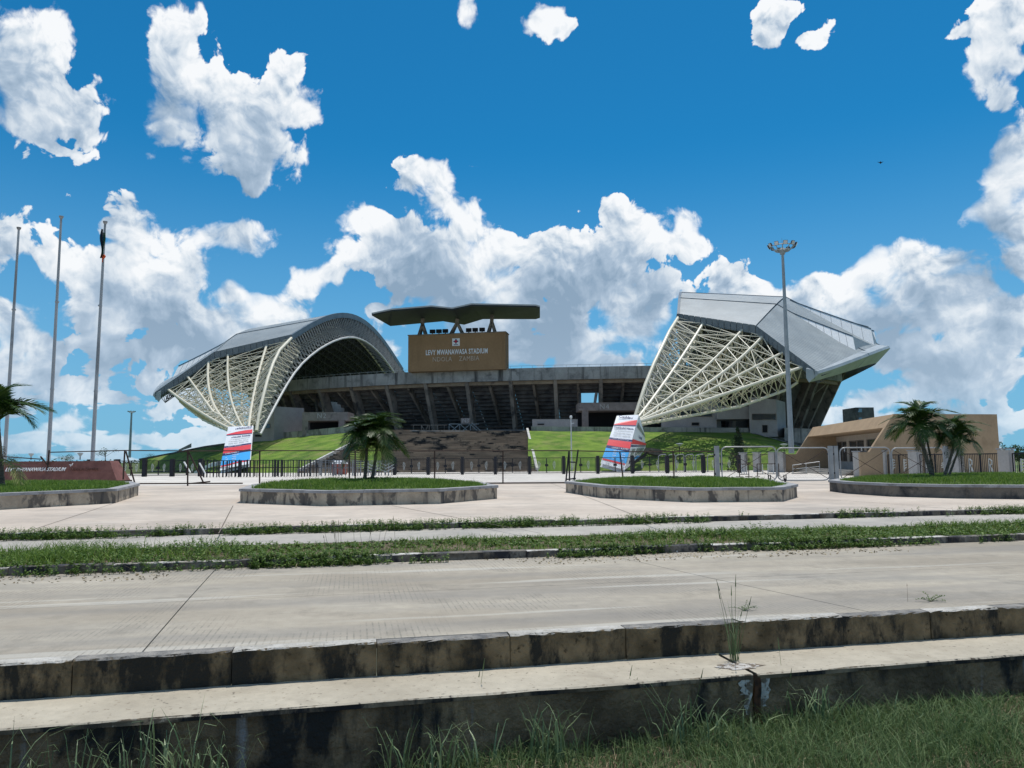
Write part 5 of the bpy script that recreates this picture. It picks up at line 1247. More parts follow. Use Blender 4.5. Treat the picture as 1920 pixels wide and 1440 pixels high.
M_bk = mat('black_painted_steel', (.012,.013,.02), rough=.5); M_bk2 = mat('dark_rusty_pipe', (.035,.022,.018), (.07,.045,.035), scale=3, rough=.8); M_gal = mat('galvanised_steel', (.27,.285,.295), (.36,.375,.385), scale=2, rough=.4, spec=.5); M_emb = mat('grey_emblem_metal', (.50,.52,.50), rough=.5); M_wire = mat('chain_link_wire', (.12,.11,.10)); M_pick = mat('weathered_picket', (.10,.11,.13), (.34,.35,.36), scale=.8, detail=3)
# ---- row of black gates between posts
def emblem(c, s, m_, par, mir=1):
    mb = MB(); w = .02
    def L_(a, b): mb.bar((c.x+mir*a[0]*s, c.y-.03, c.z+a[1]*s), (c.x+mir*b[0]*s, c.y-.03, c.z+b[1]*s), w, .03)
    for pts in ([(0,-1),(.15,-.4),(.35,.2),(.15,.75),(-.1,1)], [(0,-1),(-.2,-.2),(-.25,.5),(-.1,1)], [(-.2,-.2),(.3,.3)], [(-.22,.1),(.25,.6)], [(-.05,-.6),(.35,.2)], [(-.25,.4),(.1,.85)]):
        for k in range(len(pts)-1): L_(pts[k], pts[k+1])
    return mb.build('emblem', m_, par)
def gate_row(label, posts, Y0, Y1, pw, th=1.55, fig=True):
    t = thing('black_gate_row', (P(posts[0],880,Y0).x, Y0, .2), label, 'fence'); pos = []
    for i, px in enumerate(posts):
        Y = Y0+(Y1-Y0)*i/(len(posts)-1); q = P(px, 880, Y); pos.append(Vector((q.x, q.y, .2)))
    for p in pos:
        MB().box((p.x,p.y,.2+.86), (pw,pw,1.72)).build('post', M_bk, t)
    for i in range(len(pos)-1):
        a, b = pos[i]+Vector((pw/2+.06,0,0)), pos[i+1]-Vector((pw/2+.06,0,0)); m_ = (a+b)/2
        for (p, q, mir) in ((a, m_-Vector((.03,0,0)), 1), (m_+Vector((.03,0,0)), b, -1)):
            z0, z1 = .2+.12, .2+th
            f = MB(); f.bar(p+Vector((0,0,z0-.2)), p+Vector((0,0,z1-.2)), .05).bar(q+Vector((0,0,z0-.2)), q+Vector((0,0,z1-.2)), .05).bar(p+Vector((0,0,z0-.2)), q+Vector((0,0,z0-.2)), .05).bar(p+Vector((0,0,z1-.2)), q+Vector((0,0,z1-.2)), .05)
            lf = f.build('gate_leaf', M_bk, t); br = MB(); n = 11
            for k in range(1, n): c = p.lerp(q, k/n); br.bar(c+Vector((0,0,z0-.2)), c+Vector((0,0,z1-.2)), .022)
            br.build('bars', M_bk, lf, kind='stuff')
            if fig: emblem(p.lerp(q,.5)+Vector((0,0,.85)), .40, M_emb, lf, mir)
        MB().box((m_.x, m_.y-.05, .2+.85), (.34,.08,.22)).build('lock_box', M_bk, t)
    return t
gate_row('long row of black steel gates with grey fan emblems before the brown steps', [740,803,867,929,993,1057,1121,1186,1251,1319,1386], 72.5, 71.5, .30)
gate_row('short row of black gates with thick posts right of the granite sign', [168,220,271,323,376], 73, 73, .36)
def railing(label, px0, px1, Y, zt_, m_, step, jit=.0, chev=False, gaps=()):
    a, b = P(px0,880,Y), P(px1,880,Y); t = thing('queue_railing', (a.x,Y,.2), label, 'railing', 'queue railings on the plaza')
    mb = MB(); x = a.x; r2 = random.Random(int(px0+Y))
    while x < b.x:
        w = r2.choice((.05,.05,.07,.09)); mb.bar((x,Y,.02), (x+r2.uniform(-jit,jit),Y,zt_+r2.uniform(-.03,.03)), w); x += step*r2.uniform(.8,1.2)
    mb.build('pickets', m_, t, kind='stuff')
    for z in (zt_-.02, zt_*.60): MB().bar((a.x,Y+.03,z), (b.x,Y+.03,z), .05).build('rail', m_, t)
    for k in range(0, int((b.x-a.x)/3.2)+1): MB().box((a.x+3.2*k,Y+.05,zt_/2+.1),(.10,.10,zt_-.1)).build('post', m_, t)
    if chev:
        for c in (.45,.8):
            x0 = a.x+(b.x-a.x)*c; cv = MB()
            for z in (.55,.85,1.15): cv.bar((x0-.8,Y-.05,z+.4),(x0,Y-.05,z),.06); cv.bar((x0,Y-.05,z),(x0+.8,Y-.05,z+.4),.06)
            cv.build('chevron', M_emb, t)
railing('dark picket railing running in front of the left banner', 382, 600, 68, 1.72, M_bk, .28, .02)
railing('second dark picket railing just behind, in front of the left bank', 400, 560, 71, 1.72, M_bk, .45, .05)
railing('greyish weathered picket railing left of the central palm', 560, 668, 69, 1.68, M_pick, .30, .05)
railing('grey picket railing with chevrons behind the central palm', 664, 738, 70, 1.62, M_pick, .32, .04, True)
railing('far grey picket railing at the foot of the brown steps', 600, 735, 74, 1.5, M_pick, .5, .05)
# small kiosk box seen through the railings
q = P(637,885,78); kx = thing('ticket_kiosk', (q.x,78,.2), 'small red brown kiosk with a pale blue top behind the picket railings', 'kiosk')
M_kr = mat('kiosk_red', (.30,.07,.045), (.36,.09,.06), scale=3); MB().box((q.x,78,.2+.55),(1.25,1.2,1.1)).build('kiosk_body', M_kr, kx); MB().hexa([(q.x-.7,77.3,1.3),(q.x+.7,77.3,1.3),(q.x+.7,78.7,1.3),(q.x-.7,78.7,1.3)],[(q.x-.45,77.6,1.65),(q.x+.5,77.6,1.65),(q.x+.5,78.4,1.65),(q.x-.45,78.4,1.65)]).build('kiosk_top', M_ban, kx)
# leaning white sheets caught on the left railing
for (x0,y0,x1,y1,w,lab) in ((345,866,357,886,.16,'thin white pole leaning on the left railing, the shorter one'),(374,868,385,888,.14,'thin white pole leaning beside the third black post')):
    o = MB().bar(P(x0,y0,66), P(x1,y1,66), w, .08).build('leaning_pole', M_white); tag(o, lab, 'pole')
# ---- chain link fence of rusty pipes
cf = thing('chain_link_fence', (P(655,905,44.5).x, 44.5, .2), 'long rusty pipe and chain link fence crossing the plaza, leaning and broken on the left', 'fence')
FY = 44.2
def pz(px, y): return P(px, y, FY)
postsx = [(352,845,352,907),(487,845,487,900),(655,845,655,900),(666,845,666,900),(815,845,815,900),(943,845,943,906),(1162,846,1169,897),(1262,846,1264,897),(1340,846,1340,898)]
for (xt, yt, xb, yb) in postsx:
    a = pz(xt, yt); b = pz(xb, yb); b.z = .2; MB().tube([b, a], .045, 6).build('fence_post', M_bk2, cf)
rails = [(-40,853,78,861),(94,848,236,844.5),(236,844.5,352,845.5),(352,845.5,487,845),(487,845,655,845),(655,845,815,845),(815,845,943,845),(943,845,1068,845),(1068,845,1162,847),(1162,847,1262,846.5),(1262,846.5,1340,846.5)]
for (x0,y0,x1,y1) in rails: MB().tube([pz(x0,y0), pz(x1,y1)], .032, 5).build('top_rail', M_bk2, cf)
for (x0,y0,x1,y1) in ((92,844,88,898),(76,856,108,893),(234,844,231,899),(236,846,253,907),(354,848,382,906),(352,907,394,903)):
    MB().tube([pz(x0,y0), pz(x1,y1)], .045, 6).build('brace', M_bk2, cf)
for (x0,x1) in ((258,455),(872,1060)): MB().tube([pz(x0,907-x0*.001), pz(x1,907-x1*.002)], .04, 5).build('bottom_rail', M_bk2, cf)
wm = MB()
xa, xb = pz(487,880).x, pz(1340,880).x; zt_ = pz(800,845).z; H = zt_-.3; sp = .125; x = xa
while x < xb-.1:
    for sg in (1,-1):
        x0, x1 = (x, x+H) if sg > 0 else (x+H, x)
        if max(x0,x1) < xb: 
            a, b = Vector((x0,FY,.28)), Vector((x1,FY,zt_)); w = .0032; wm.add([a+Vector((-w,0,0)), a+Vector((w,0,0)), b+Vector((w,0,0)), b+Vector((-w,0,0))], [(0,1,2,3)])
    x += sp
wm.build('wire_mesh', M_wire, cf, kind='stuff')
# ladder like frame standing by the third bed
lf = thing('steel_frame', tuple(pz(1074,900)), 'narrow black leaning ladder frame by the left end of the second planter from the right', 'frame')
for (x0,y0,x1,y1) in ((1067,845,1061,903),(1067,845,1068,903),(1084,843,1076,903)): MB().tube([pz(x0,y0), pz(x1,y1)], .05, 6).build('upright', M_bk, lf)
for (x0,y0,x1,y1) in ((1064,866,1082,867),(1061,899,1080,897)): MB().tube([pz(x0,y0), pz(x1,y1)], .045, 6).build('rung', M_bk, lf)
# ---- rounded wheeled gates in galvanised tube
GYY = 43.6
def wheeled_gate(px0, px1, label, Y=GYY, wheel=None, pt=839):
    a, b = P(px0,pt,Y), P(px1,pt,Y); z1 = a.z; z0 = .30; t = thing('wheeled_gate', ((a.x+b.x)/2, Y, .2), label, 'gate', 'rounded galvanised mesh gates')
    r = .30; pts = []
    for (cx, cz, a0) in ((b.x-r, z1-r, 0),(a.x+r, z1-r, 90),(a.x+r, z0+r, 180),(b.x-r, z0+r, 270)):
        for k in range(5): an = math.radians(a0+22.5*k); pts.append(Vector((cx+r*math.cos(an), Y, cz+r*math.sin(an))))
    pts.append(pts[0]); MB().tube(pts, .037, 7, cap=False).build('gate_frame', M_gal, t, smooth=True)
    for (p, q) in (((a.x+.1,z0+.1),(b.x-.1,z1-.1)),((a.x+.1,z1-.1),(b.x-.1,z0+.1))): MB().tube([(p[0],Y+.02,p[1]),(q[0],Y+.02,q[1])], .016, 4).build('brace', M_bk2, t)
    wm = MB(); H = z1-z0-.1; L_ = b.x-a.x; sp = .10; n = int((L_+H)/sp)
    for k in range(n):
        for sg in (1,-1):
            u0 = -H+k*sp; u1 = u0+H; s0, s1 = max(u0,0.03), min(u1,L_-.03)
            if s1 <= s0: continue
            za, zb2 = z0+.05+(s0-u0), z0+.05+(s1-u0); x0, x1 = (a.x+s0, a.x+s1) if sg > 0 else (b.x-s0, b.x-s1); w = .0022
            wm.add([(x0-w,Y,za),(x0+w,Y,za),(x1+w,Y,zb2),(x1-w,Y,zb2)], [(0,1,2,3)])
    wm.build('wire_mesh', M_wire, t, kind='stuff')
    for x in ((b.x-.42) if wheel == 'r' else (a.x+.42),): 
        if wheel:
            mb = MB(); mb.tube([(x-.03,Y,.31),(x+.03,Y,.31)], .11, 12); mb.bar((x-.06,Y,.3),(x-.06,Y,.62),.04,.08); mb.bar((x+.06,Y,.3),(x+.06,Y,.62),.04,.08); mb.build('wheel', M_bk, t)
    return t
wheeled_gate(1352,1454,'rounded wire gate hung on the leftmost thick grey gate post', wheel='r', pt=838)
wheeled_gate(1456,1553,'rounded wire gate second from the left, in front of the tan gatehouse wall', wheel='l', pt=840)
wheeled_gate(1574,1668,'rounded wire gate third from the left, in front of the gatehouse windows', pt=839.5)
wheeled_gate(1671,1768,'rightmost rounded wire gate, behind the slim palms', pt=840)
for (px, w, lab) in ((1345,.24,'thick grey steel gate post where the chain link fence ends'),(1558.5,.22,'left one of the two grey gate posts standing close together'),(1568,.22,'right one of the two grey gate posts standing close together'),(1775,.20,'grey gate post behind the right palm pair')):
    q = P(px,880,GYY+.1); t = thing('gate_post', (q.x,q.y,.2), lab, 'post', 'galvanised gate posts'); h = P(px,836,GYY).z-.2
    MB().box((q.x,q.y,.2+h/2),(w,w,h)).build('post', M_gal, t); 
    for z in (.5,1.6): MB().box((q.x-w/2-.04,q.y-.03,.2+z),(.09,.1,.12)).build('hinge', M_bk, t)
# ---- fence of grey pillars with barred panels
M_pil = mat('pillar_render', (.40,.38,.36), (.49,.465,.44), scale=.8, stains=(.33,.30,.27), stain_scale=1.2, stain_t=(.55,.7))
def figure(c, d, s, m_, par, k):
    mb = MB(); n = Vector((-d.y, d.x, 0))*-.03 if d.x > 0 else Vector((0,-.03,0))
    sh = [[((-.3,-1),(-.3,1)),((-.3,1),(.2,.7)),((.2,.7),(.15,.2)),((.15,.2),(-.25,.1)),((-.1,.05),(.3,-.9)),((.3,-.9),(.0,-.5))],
          [((-.3,-1),(-.25,1)),((-.25,.9),(.25,.8)),((-.2,.3),(.2,.5)),((-.2,-.1),(.25,.1)),((-.3,-.6),(.2,-.3))],
          [((.25,-1),(.25,1)),((-.3,.3),(.15,.5)),((-.4,0),(.15,.2)),((-.35,-.3),(.15,-.1))]][k%3]
    for a, b in sh: mb.bar(c+d*a[0]*s+Vector((0,-.04,a[1]*s)), c+d*b[0]*s+Vector((0,-.04,b[1]*s)), .05, .05)
    return mb.build('emblem', m_, par)
def pillar_fence(label, pil, top, z0, leafs=2, h=1.55, fig=True, ext=None, ends=True):
    pos = [Vector((P(px,880,Y).x, Y, z0)) for px, Y in pil]; c = pos[len(pos)//2]
    t = thing('pillar_fence', tuple(c), label, 'fence')
    rz = math.atan2(pos[-1].y-pos[0].y, pos[-1].x-pos[0].x)
    for p in pos:
        pb = MB().box((p.x,p.y,z0+(top-z0)/2-.05),(.60,.60,top-z0-.1), rz+.25).build('pillar', M_pil, t); MB().box((p.x,p.y,top-.04),(.70,.70,.075), rz+.25).build('pillar_cap', M_cop, pb)
    for i in range(len(pos)-1):
        a, b = pos[i], pos[i+1]; d = (b-a).normalized(); a, b = a+d*.38, b-d*.38; L_ = (b-a).length
        for k in range(leafs):
            p, q = a+d*(L_*k/leafs+.03), a+d*(L_*(k+1)/leafs-.03); U_ = Vector((0,0,1)); zb2 = .18
            f = MB().bar(p+U_*zb2, p+U_*h, .05).bar(q+U_*zb2, q+U_*h, .05).bar(p+U_*zb2, q+U_*zb2, .05).bar(p+U_*h, q+U_*h, .06); lf_ = f.build('fence_panel', M_bk, t)
            n = max(4, int((q-p).length/.12)); br = MB()
            for j in range(1, n): c_ = p.lerp(q, j/n); br.bar(c_+U_*zb2, c_+U_*h, .022)
            br.build('bars', M_bk, lf_, kind='stuff')
            if fig: figure(p.lerp(q,.5)+U_*.85, d if d.x > 0 else -d, .42, M_emb, lf_, i)
    return t
pillar_fence('fence of pale grey pillars with black barred panels and white emblems behind the slim palms', [(1612,54),(1658,52),(1717,49.3),(1794,46.2),(1888,42.6),(1990,39.5)], 2.06, .2)
pillar_fence('short fence of three small grey pillars far behind the first wire gate', [(1394,77),(1420,75.5),(1449,74),(1466,73)], 2.2, .2, 1, 1.75, False)
# bent hoops of a queue lane in front of the bank
for i, px in enumerate((1235,1252,1268,1286,1305,1327)):
    q = P(px,880,80); w = P(px+15,880,80).x-q.x; t = MB(); z1 = 2.0
    t.tube([(q.x,80,.2),(q.x,80,z1-.15),(q.x+.2,80,z1),(q.x+w-.1,80,z1+.06),(q.x+w,80,z1-.1),(q.x+w,80,.2)], .045, 6)
    o = t.build('queue_hoop', M_gal); tag(o, 'galvanised hoop rail in front of the right bank, %s from the left' % ('first','second','third','fourth','fifth','sixth')[i], 'rail', 'row of hoop rails below the right bank')
# crowd barriers
def barrier(px, Y, w, label, rz=0.0, m_=None, white=True):
    q = P(px,880,Y); t = thing('crowd_barrier', (q.x,Y,.2), label, 'barrier', 'crowd control barriers', rz); f = MB()
    for x in (-w/2, w/2): f.tube([(x,-.0,.0),(x,0,.95)], .035, 6); f.tube([(x,-.35,.02),(x,.35,.02)], .035, 5)
    f.tube([(-w/2,0,.95),(w/2,0,.95)], .035, 6); f.tube([(-w/2,0,.2),(w/2,0,.2)], .03, 6); f.build('barrier_frame', M_bk2, t, local=True); n = max(4, int(w/.35))
    for k in range(1, n): MB().tube([(-w/2+w*k/n,0,.2),(-w/2+w*k/n,0,.95)], .035, 5).build('upright', M_plg, t, local=True)
barrier(1395, 56, .95, 'narrow twisted crowd barrier below the first wire gate', .5); barrier(1440, 57, 1.7, 'wide crowd barrier with white uprights beside the narrow one', .1)
# ---------------------------------------------------------------- palms
M_pal = mat('palm_leaflets', (.03,.07,.015), island=((.018,.055,.010),(.07,.125,.022)), rough=.45, spec=.4, trans=.25)
M_pal2 = mat('palm_leaflets_yellowing', (.2,.2,.05), island=((.14,.20,.035),(.34,.34,.12)), rough=.5, trans=.3)
M_dead = mat('dead_frond', (.2,.15,.1), island=((.16,.11,.07),(.36,.29,.19)), rough=.9)
M_trk = mat('palm_trunk', (.09,.075,.055), (.19,.165,.13), scale=3, stretch=(1,1,5), bump=.5, bscale=20); M_rach = mat('leaf_stalk', (.10,.14,.04), (.15,.18,.06), scale=2)
def frond_mesh(name, L, up, sag, ll, n, seed, m_, w=.035):
    r2 = random.Random(seed); vs = []; fs = []; m = 14; rp = []
    for k in range(m+1):
        t = k/m; rp.append(Vector((L*t*(1-.22*t*sag), 0, L*(up*t-sag*t*t*1.05))))
    mb = MB(); mb.tube(rp, .022, 4, .005)
    for k in range(n):
        t = .14+.86*k/(n-1); i = min(int(t*m), m-1); f = t*m-i; p = rp[i].lerp(rp[i+1], f); d = (rp[i+1]-rp[i]).normalized()
        l = ll*math.sin(math.pi*min(1, .15+t*.80))**.6*r2.uniform(.85,1.1)
        for sg in (1,-1):
            out = Vector((0,sg,0))*.86+d*(.35+.75*t)+Vector((0,0,r2.uniform(.05,.35))); out.normalize(); dr = r2.uniform(.25,.6)
            a = p+out*l*.5+Vector((0,0,-dr*l*.10)); e = p+out*l*.92+Vector((0,0,-dr*l*.62)); s_ = d*w*.5
            b = len(mb.v); mb.v += [tuple(p-s_*.5), tuple(p+s_*.5), tuple(a-s_), tuple(a+s_), tuple(e)]; mb.f += [(b,b+1,b+3,b+2),(b+2,b+3,b+4)]
    me = bpy.data.meshes.new(name); me.from_pydata(mb.v, [], mb.f); me.materials.append(m_); me.update(); return me
FR = [frond_mesh('frond', 1.0, .75, .95, .42, 34, 1, M_pal), frond_mesh('frond', 1.0, .95, 1.25, .40, 34, 2, M_pal), frond_mesh('frond', 1.0, .45, .95, .38, 32, 3, M_pal)]
FRY = frond_mesh('frond', 1.0, .5, 1.1, .40, 30, 5, M_pal2); FRD = frond_mesh('frond', 1.0, .1, 1.2, .25, 18, 6, M_dead)
def put_frond(par, me, c, hd, pitch, s, name='frond', roll=0.0):
    o = bpy.data.objects.new(name, me); COL.objects.link(o); o.parent = par; o.location = Vector(c)-org(par); o.rotation_euler = (roll, -pitch, hd); o.scale = (s,s,s); return o
def palm(label, trunks, size, nf, seed, young=False, grp=None, dead=0, yel=0):
    b0 = trunks[0][0]; t = thing('palm_tree', tuple(b0), label, 'palm tree', grp); r2 = random.Random(seed)
    for (b, tip, r) in trunks:
        b, tip = Vector(b), Vector(tip); mid = b.lerp(tip,.5)+Vector((r2.uniform(-.05,.05),0,0)); n = 9
        pts = [(b*(1-k/n)**2+mid*2*(k/n)*(1-k/n)+tip*(k/n)**2) for k in range(n+1)]
        mb = MB(); 
        for k in range(n): mb.tube([pts[k], pts[k+1]], r*(1.25-.45*k/n), 8, r*(1.1-.45*k/n))
        mb.build('trunk', M_trk, t)
        MB().tube([tip-Vector((0,0,.05)), tip+Vector((0,0,size*.30))], r*.85, 7, r*.4).build('crown_shaft', M_rach, t)
        for k in range(nf):
            hd = 2*math.pi*(k*.382+r2.uniform(-.05,.05)); lvl = k/nf; pit = 1.1-1.2*lvl+r2.uniform(-.12,.12)
            me = FRY if k in range(nf-yel, nf) else r2.choice(FR); put_frond(t, me, tip+Vector((0,0,size*.26*(1-lvl))), hd, pit, size*r2.uniform(.8,1.1), roll=r2.uniform(-.4,.4))
        for k in range(dead): put_frond(t, FRD, tip, r2.uniform(0,6.28), -.9, size*.8, 'dead_frond')
    return t
def at_(px, py, Y): return P(px, py, Y)
B2 = on_bed(1, 684, 29); B2b = on_bed(1, 697, 28.8)
palm('pair of dark bushy palms on slim stems in the middle of the central bed', [(B2, at_(688,838,29), .065), (B2b, at_(708,828,28.8), .06)], 1.30, 32, 5, yel=1)
# low shoots at its foot
q = on_bed(1, 694, 28.6); sh_ = thing('palm_shoots', tuple(q), 'small green shoots at the foot of the central palms', 'shrub')
for k in range(12): put_frond(sh_, rnd.choice(FR), q+Vector((rnd.uniform(-.3,.3),rnd.uniform(-.2,.2),0)), rnd.uniform(0,6.28), .5, .45)
BL_ = on_bed(0, 6, 27.5)
pl = palm('arching palm cut off by the left edge beside the granite sign', [(BL_, at_(-4,795,27.5), .09)], 1.75, 11, 12)
for (hd, pit, s) in ((-.1,1.0,1.6),(.15,.55,1.9),(-.35,.95,1.3)): put_frond(pl, FR[0] if pit < .9 else FR[1], at_(-4,792,27.5), hd, pit, s)
fl_ = put_frond(pl, FRY, at_(-8,868,27.2), -.25, .1, 1.5, 'drooping_frond'); fl_['label'] = 'yellowing frond drooping to the grass'
put_frond(pl, FRD, at_(0,830,27.4), -.3, -.9, 1.1, 'dead_frond')
for (bx, tx, ty, Y, r, sz, sd, nf, lab) in ((1748,1722,808,31,.075,1.45,21,22,'slim palm leaning left with the leftmost and largest crown of the right cluster'),(1749.5,1738,826,31.6,.05,1.05,22,13,'thin palm stem close behind the left leaning palm in the right cluster'),(1769,1792,822,31,.06,1.25,23,18,'slim palm leaning right, left stem of the right V shaped pair'),(1777,1800,834,31.5,.045,1.1,24,14,'thin rightmost palm of the cluster, leaning right')):
    b = on_bed(3, bx, Y); palm(lab, [(b, at_(tx, ty, Y), r)], sz, nf, sd, grp='slim palms on the right bed', dead=1)
# little spiky bush on the third bed
q = on_bed(2, 1262, 30); bs_ = thing('small_bush', tuple(q), 'single small spiky bush on the third raised bed', 'bush')
for k in range(14): put_frond(bs_, FR[k%3], q, k*.8, .75, .38)
# ---------------------------------------------------------------- other trees
M_con = mat('conifer_needles', (.012,.03,.012), island=((.010,.028,.012),(.035,.065,.025)), rough=.8); M_brk_ = mat('bark', (.06,.05,.04), (.1,.085,.065), scale=3)
M_tree = mat('tree_leaves', (.03,.06,.02), island=((.022,.055,.015),(.075,.12,.03)), rough=.7, trans=.2)
def conifer(px, pyb, pyt, Y, wd, label, seed, zb=None):
    b = P(px, pyb, Y); zt_ = P(px, pyt, Y).z; H = zt_-b.z; t = thing('conifer', tuple(b), label, 'conifer'); r2 = random.Random(seed)
    MB().tube([b, b+Vector((0,0,H*.95))], .09, 6, .02).build('trunk', M_brk_, t); L_ = []
    n = 44
    for k in range(n):
        f = (k+.5)/n; rr = wd*(1-f)**.8*.5; a = r2.uniform(0,6.28); c = b+Vector((math.cos(a)*rr*.6, math.sin(a)*rr*.6, H*(.06+.92*f)))
        L_.append(foliage(c, 60, max(.12, rr*.62), .11, (1,1,.8), seed*100+k))
    V, F = cat_vf(L_); mesh_np('crown', V, F, M_con, t)
conifer(1386, 884, 800, 83, 2.6, 'narrow dark conifer standing in front of the right bank', 3)
def leafy(px, pyb, pyt, Y, wd, label, seed, sparse=False, m_=None):
    b = P(px, pyb, Y); zt_ = P(px, pyt, Y).z; H = zt_-b.z; t = thing('tree', tuple(b), label, 'tree', 'trees beyond the plaza'); r2 = random.Random(seed); tk = MB()
    tk.tube([b, b+Vector((0,0,H*.7))], H*.03, 6, H*.012); L_ = []
    for k in range(14 if not sparse else 9):
        a = r2.uniform(0,6.28); rr = wd*.5*r2.uniform(.1,.75); c = b+Vector((math.cos(a)*rr, math.sin(a)*rr, H*r2.uniform(.42,.88)))
        tk.tube([b+Vector((0,0,H*.4)), c], H*.012, 4, H*.004); L_.append(foliage(c, 90 if not sparse else 26, wd*(.20 if not sparse else .13), H*.035, (1,1,.75), seed*31+k))
    tk.build('trunk', M_brk_, t); V, F = cat_vf(L_); mesh_np('crown', V, F, m_ or M_tree, t)
leafy(1857, 880, 822, 70, 3.6, 'bushy green tree just right of the gatehouse', 1); leafy(1822, 884, 845, 62, 1.8, 'small green tree seen through the fence panel before the gatehouse', 2); leafy(1912, 885, 832, 72, 2.6, 'green tree at the right edge behind the fence', 4)
leafy(123, 868, 853, 110, 2.4, 'small round tree on the horizon between the flagpoles', 5); leafy(197, 868, 838, 95, 3.6, 'thin sparse tree right of the flag pole', 6, True); leafy(22, 866, 854, 150, 5, 'low dark tree at the far left horizon', 7)
leafy(1896, 866, 851, 130, 4, 'distant round tree near the right edge', 8); leafy(283, 862, 852, 170, 4, 'small tree at the foot of the left bank', 9)
# far line of trees, a mass on the horizon
L_ = []
g9 = np.random.default_rng(5)
for k in range(420):
    a = g9.uniform(-.85, .85); D = g9.uniform(700, 1500); L_.append(foliage((D*math.sin(a), D*math.cos(a), g9.uniform(0,2)), 22, g9.uniform(6,16), 1.5, (2.2,1,.30), k))
V, F = cat_vf(L_); tag(mesh_np('far_treeline', V, F, M_tree), 'dark line of far trees along the horizon', 'trees', kind='stuff')
# ---------------------------------------------------------------- weeds along the kerbs
def weeds(name, s, t, z, h, leaf, m_, nl, seed, label, lean=.25):
    g = np.random.default_rng(seed); n = len(s); base = np.array([list(R(a,b,z)) for a, b in zip(s, t)]); ang = g.uniform(0,2*np.pi,n)
    tip = base+np.stack([np.cos(ang)*h*lean*g.uniform(0,1.5,n), np.sin(ang)*h*lean*g.uniform(0,1.5,n), h],1)
    # leaves spread up the stems
    k = nl; f = g.uniform(.12,1,(n,k)); c = base[:,None,:]*(1-f[...,None])+tip[:,None,:]*f[...,None]
    la = g.uniform(0,2*np.pi,(n,k)); lu = g.uniform(-.2,.7,(n,k)); ll = leaf*g.uniform(.6,1.3,(n,k))*(1.1-.5*f)
    d = np.stack([np.cos(la), np.sin(la), lu],-1); d /= np.linalg.norm(d,axis=-1)[...,None]; sd = np.stack([-np.sin(la), np.cos(la), g.uniform(-.3,.3,(n,k))],-1)
    a0 = c; a2 = c+d*ll[...,None]; mid = c+d*(ll*.5)[...,None]; wd = (ll*.24)[...,None]; a1 = mid+sd*wd+np.array([0,0,.004]); a3 = mid-sd*wd
    V = np.stack([a0,a1,a2,a3],2).reshape(-1,3); i = np.arange(n*k)[:,None]*4; F = np.stack([i,i+1,i+2, i,i+2,i+3],2).reshape(-1,3)
    # stems
    o = len(V); w = .004; V2 = np.stack([base+[w,0,0], base-[w,0,0], tip],1).reshape(-1,3); F2 = np.arange(3*n).reshape(-1,3)+o
    return tag(mesh_np(name, np.concatenate([V,V2]), np.concatenate([F,F2]), m_), label, 'weeds', kind='stuff')
def band(n, s0, s1, t0, t1, seed, thr, sc=.35):
    g = np.random.default_rng(seed); s = g.uniform(s0,s1,n); t = g.uniform(t0,t1,n); v = vnoise(s, t*2, sc, seed)*.6+vnoise(s, t*3, sc*3.3, seed+1)*.4; k = v > thr+g.uniform(-.10,.10,n); return s[k], t[k], v[k]
def hump(s, t, seed): return np.clip(vnoise(s, t*.6, .28, seed)*1.25+vnoise(s, t, .9, seed+3)*.6-.62, 0, 1)
s, t, v = band(6200, -14, 22, 12.30, 14.35, 31, .30); hp_ = hump(s, t, 50)*np.clip(1.25-np.abs(t-13.2)/1.1,.15,1)*np.clip(.55+(s+4)*.12,.45,1); weeds('verge_weeds', s, t, .07, (.05+.40*hp_)*nrg.uniform(.4,1.3,len(s)), .07, M_weed, 14, 41, 'leafy green weeds filling the strip between the two painted kerbs')
s, t, v = band(30000, -14, 22, 12.28, 14.55, 33, .34); hp_ = hump(s, t, 50); Bp = np.stack([U.x*s+NV.x*t, U.y*s+NV.y*t, np.full(len(s), .07)],1); tag(blades('verge_grass', Bp, (.05+.20*hp_)*nrg.uniform(.5,1.3,len(s)), .011, M_gr, .8), 'grass growing among the verge weeds', 'grass')
s, t, v = band(9000, -14, 22, 11.90, 12.34, 35, .50, .5); kk = (s > -1.5)|(nrg.random(len(s)) < .22); s, t, v = s[kk], t[kk], v[kk]; kz = np.where(t > 12.15, .11, 0); weeds('kerb_weeds', s[t<12.15], t[t<12.15], .0, .09*nrg.uniform(.4,1.8,(t<12.15).sum()), .055, M_weed, 9, 43, 'low creeping weeds spilling over the painted kerb onto the road')
Bp = np.stack([U.x*s+NV.x*t, U.y*s+NV.y*t, kz],1)[::2]; tag(blades('gutter_grass', Bp, .09, .010, M_straw, .9, droop=.5), 'dry cut grass lying in the road gutter', 'grass')
k = t > 12.1; weeds('kerb_top_weeds', s[k], t[k], .10, .07*nrg.uniform(.4,1.8,k.sum()), .055, M_weed, 9, 47, 'weeds hanging over the top of the verge kerb')
s, t, v = band(9500, -14, 26, 16.50, 17.06, 37, .50, .55); k = t < 16.86; weeds('path_kerb_weeds', s[k], t[k], .085, .16*nrg.uniform(.3,1.6,k.sum()), .065, M_weed, 9, 45, 'low weeds along the kerb beyond the narrow path')
weeds('plaza_edge_weeds', s[~k], t[~k], .20, .08*nrg.uniform(.3,1.7,(~k).sum()), .05, M_weed, 8, 49, 'small weeds on top of the low kerb at the plaza edge')
g = np.random.default_rng(8); s = g.uniform(-14,24,2600); t = g.uniform(11.2,12.1,2600)**1; k = vnoise(s,t,.6,21) > .55; Bp = np.stack([U.x*s+NV.x*t, U.y*s+NV.y*t, np.full(len(s),.003)],1)[k]; tag(blades('road_debris', Bp, .02, .03, M_straw, 2.2), 'dry leaf litter and dirt scattered on the road edge', 'litter')
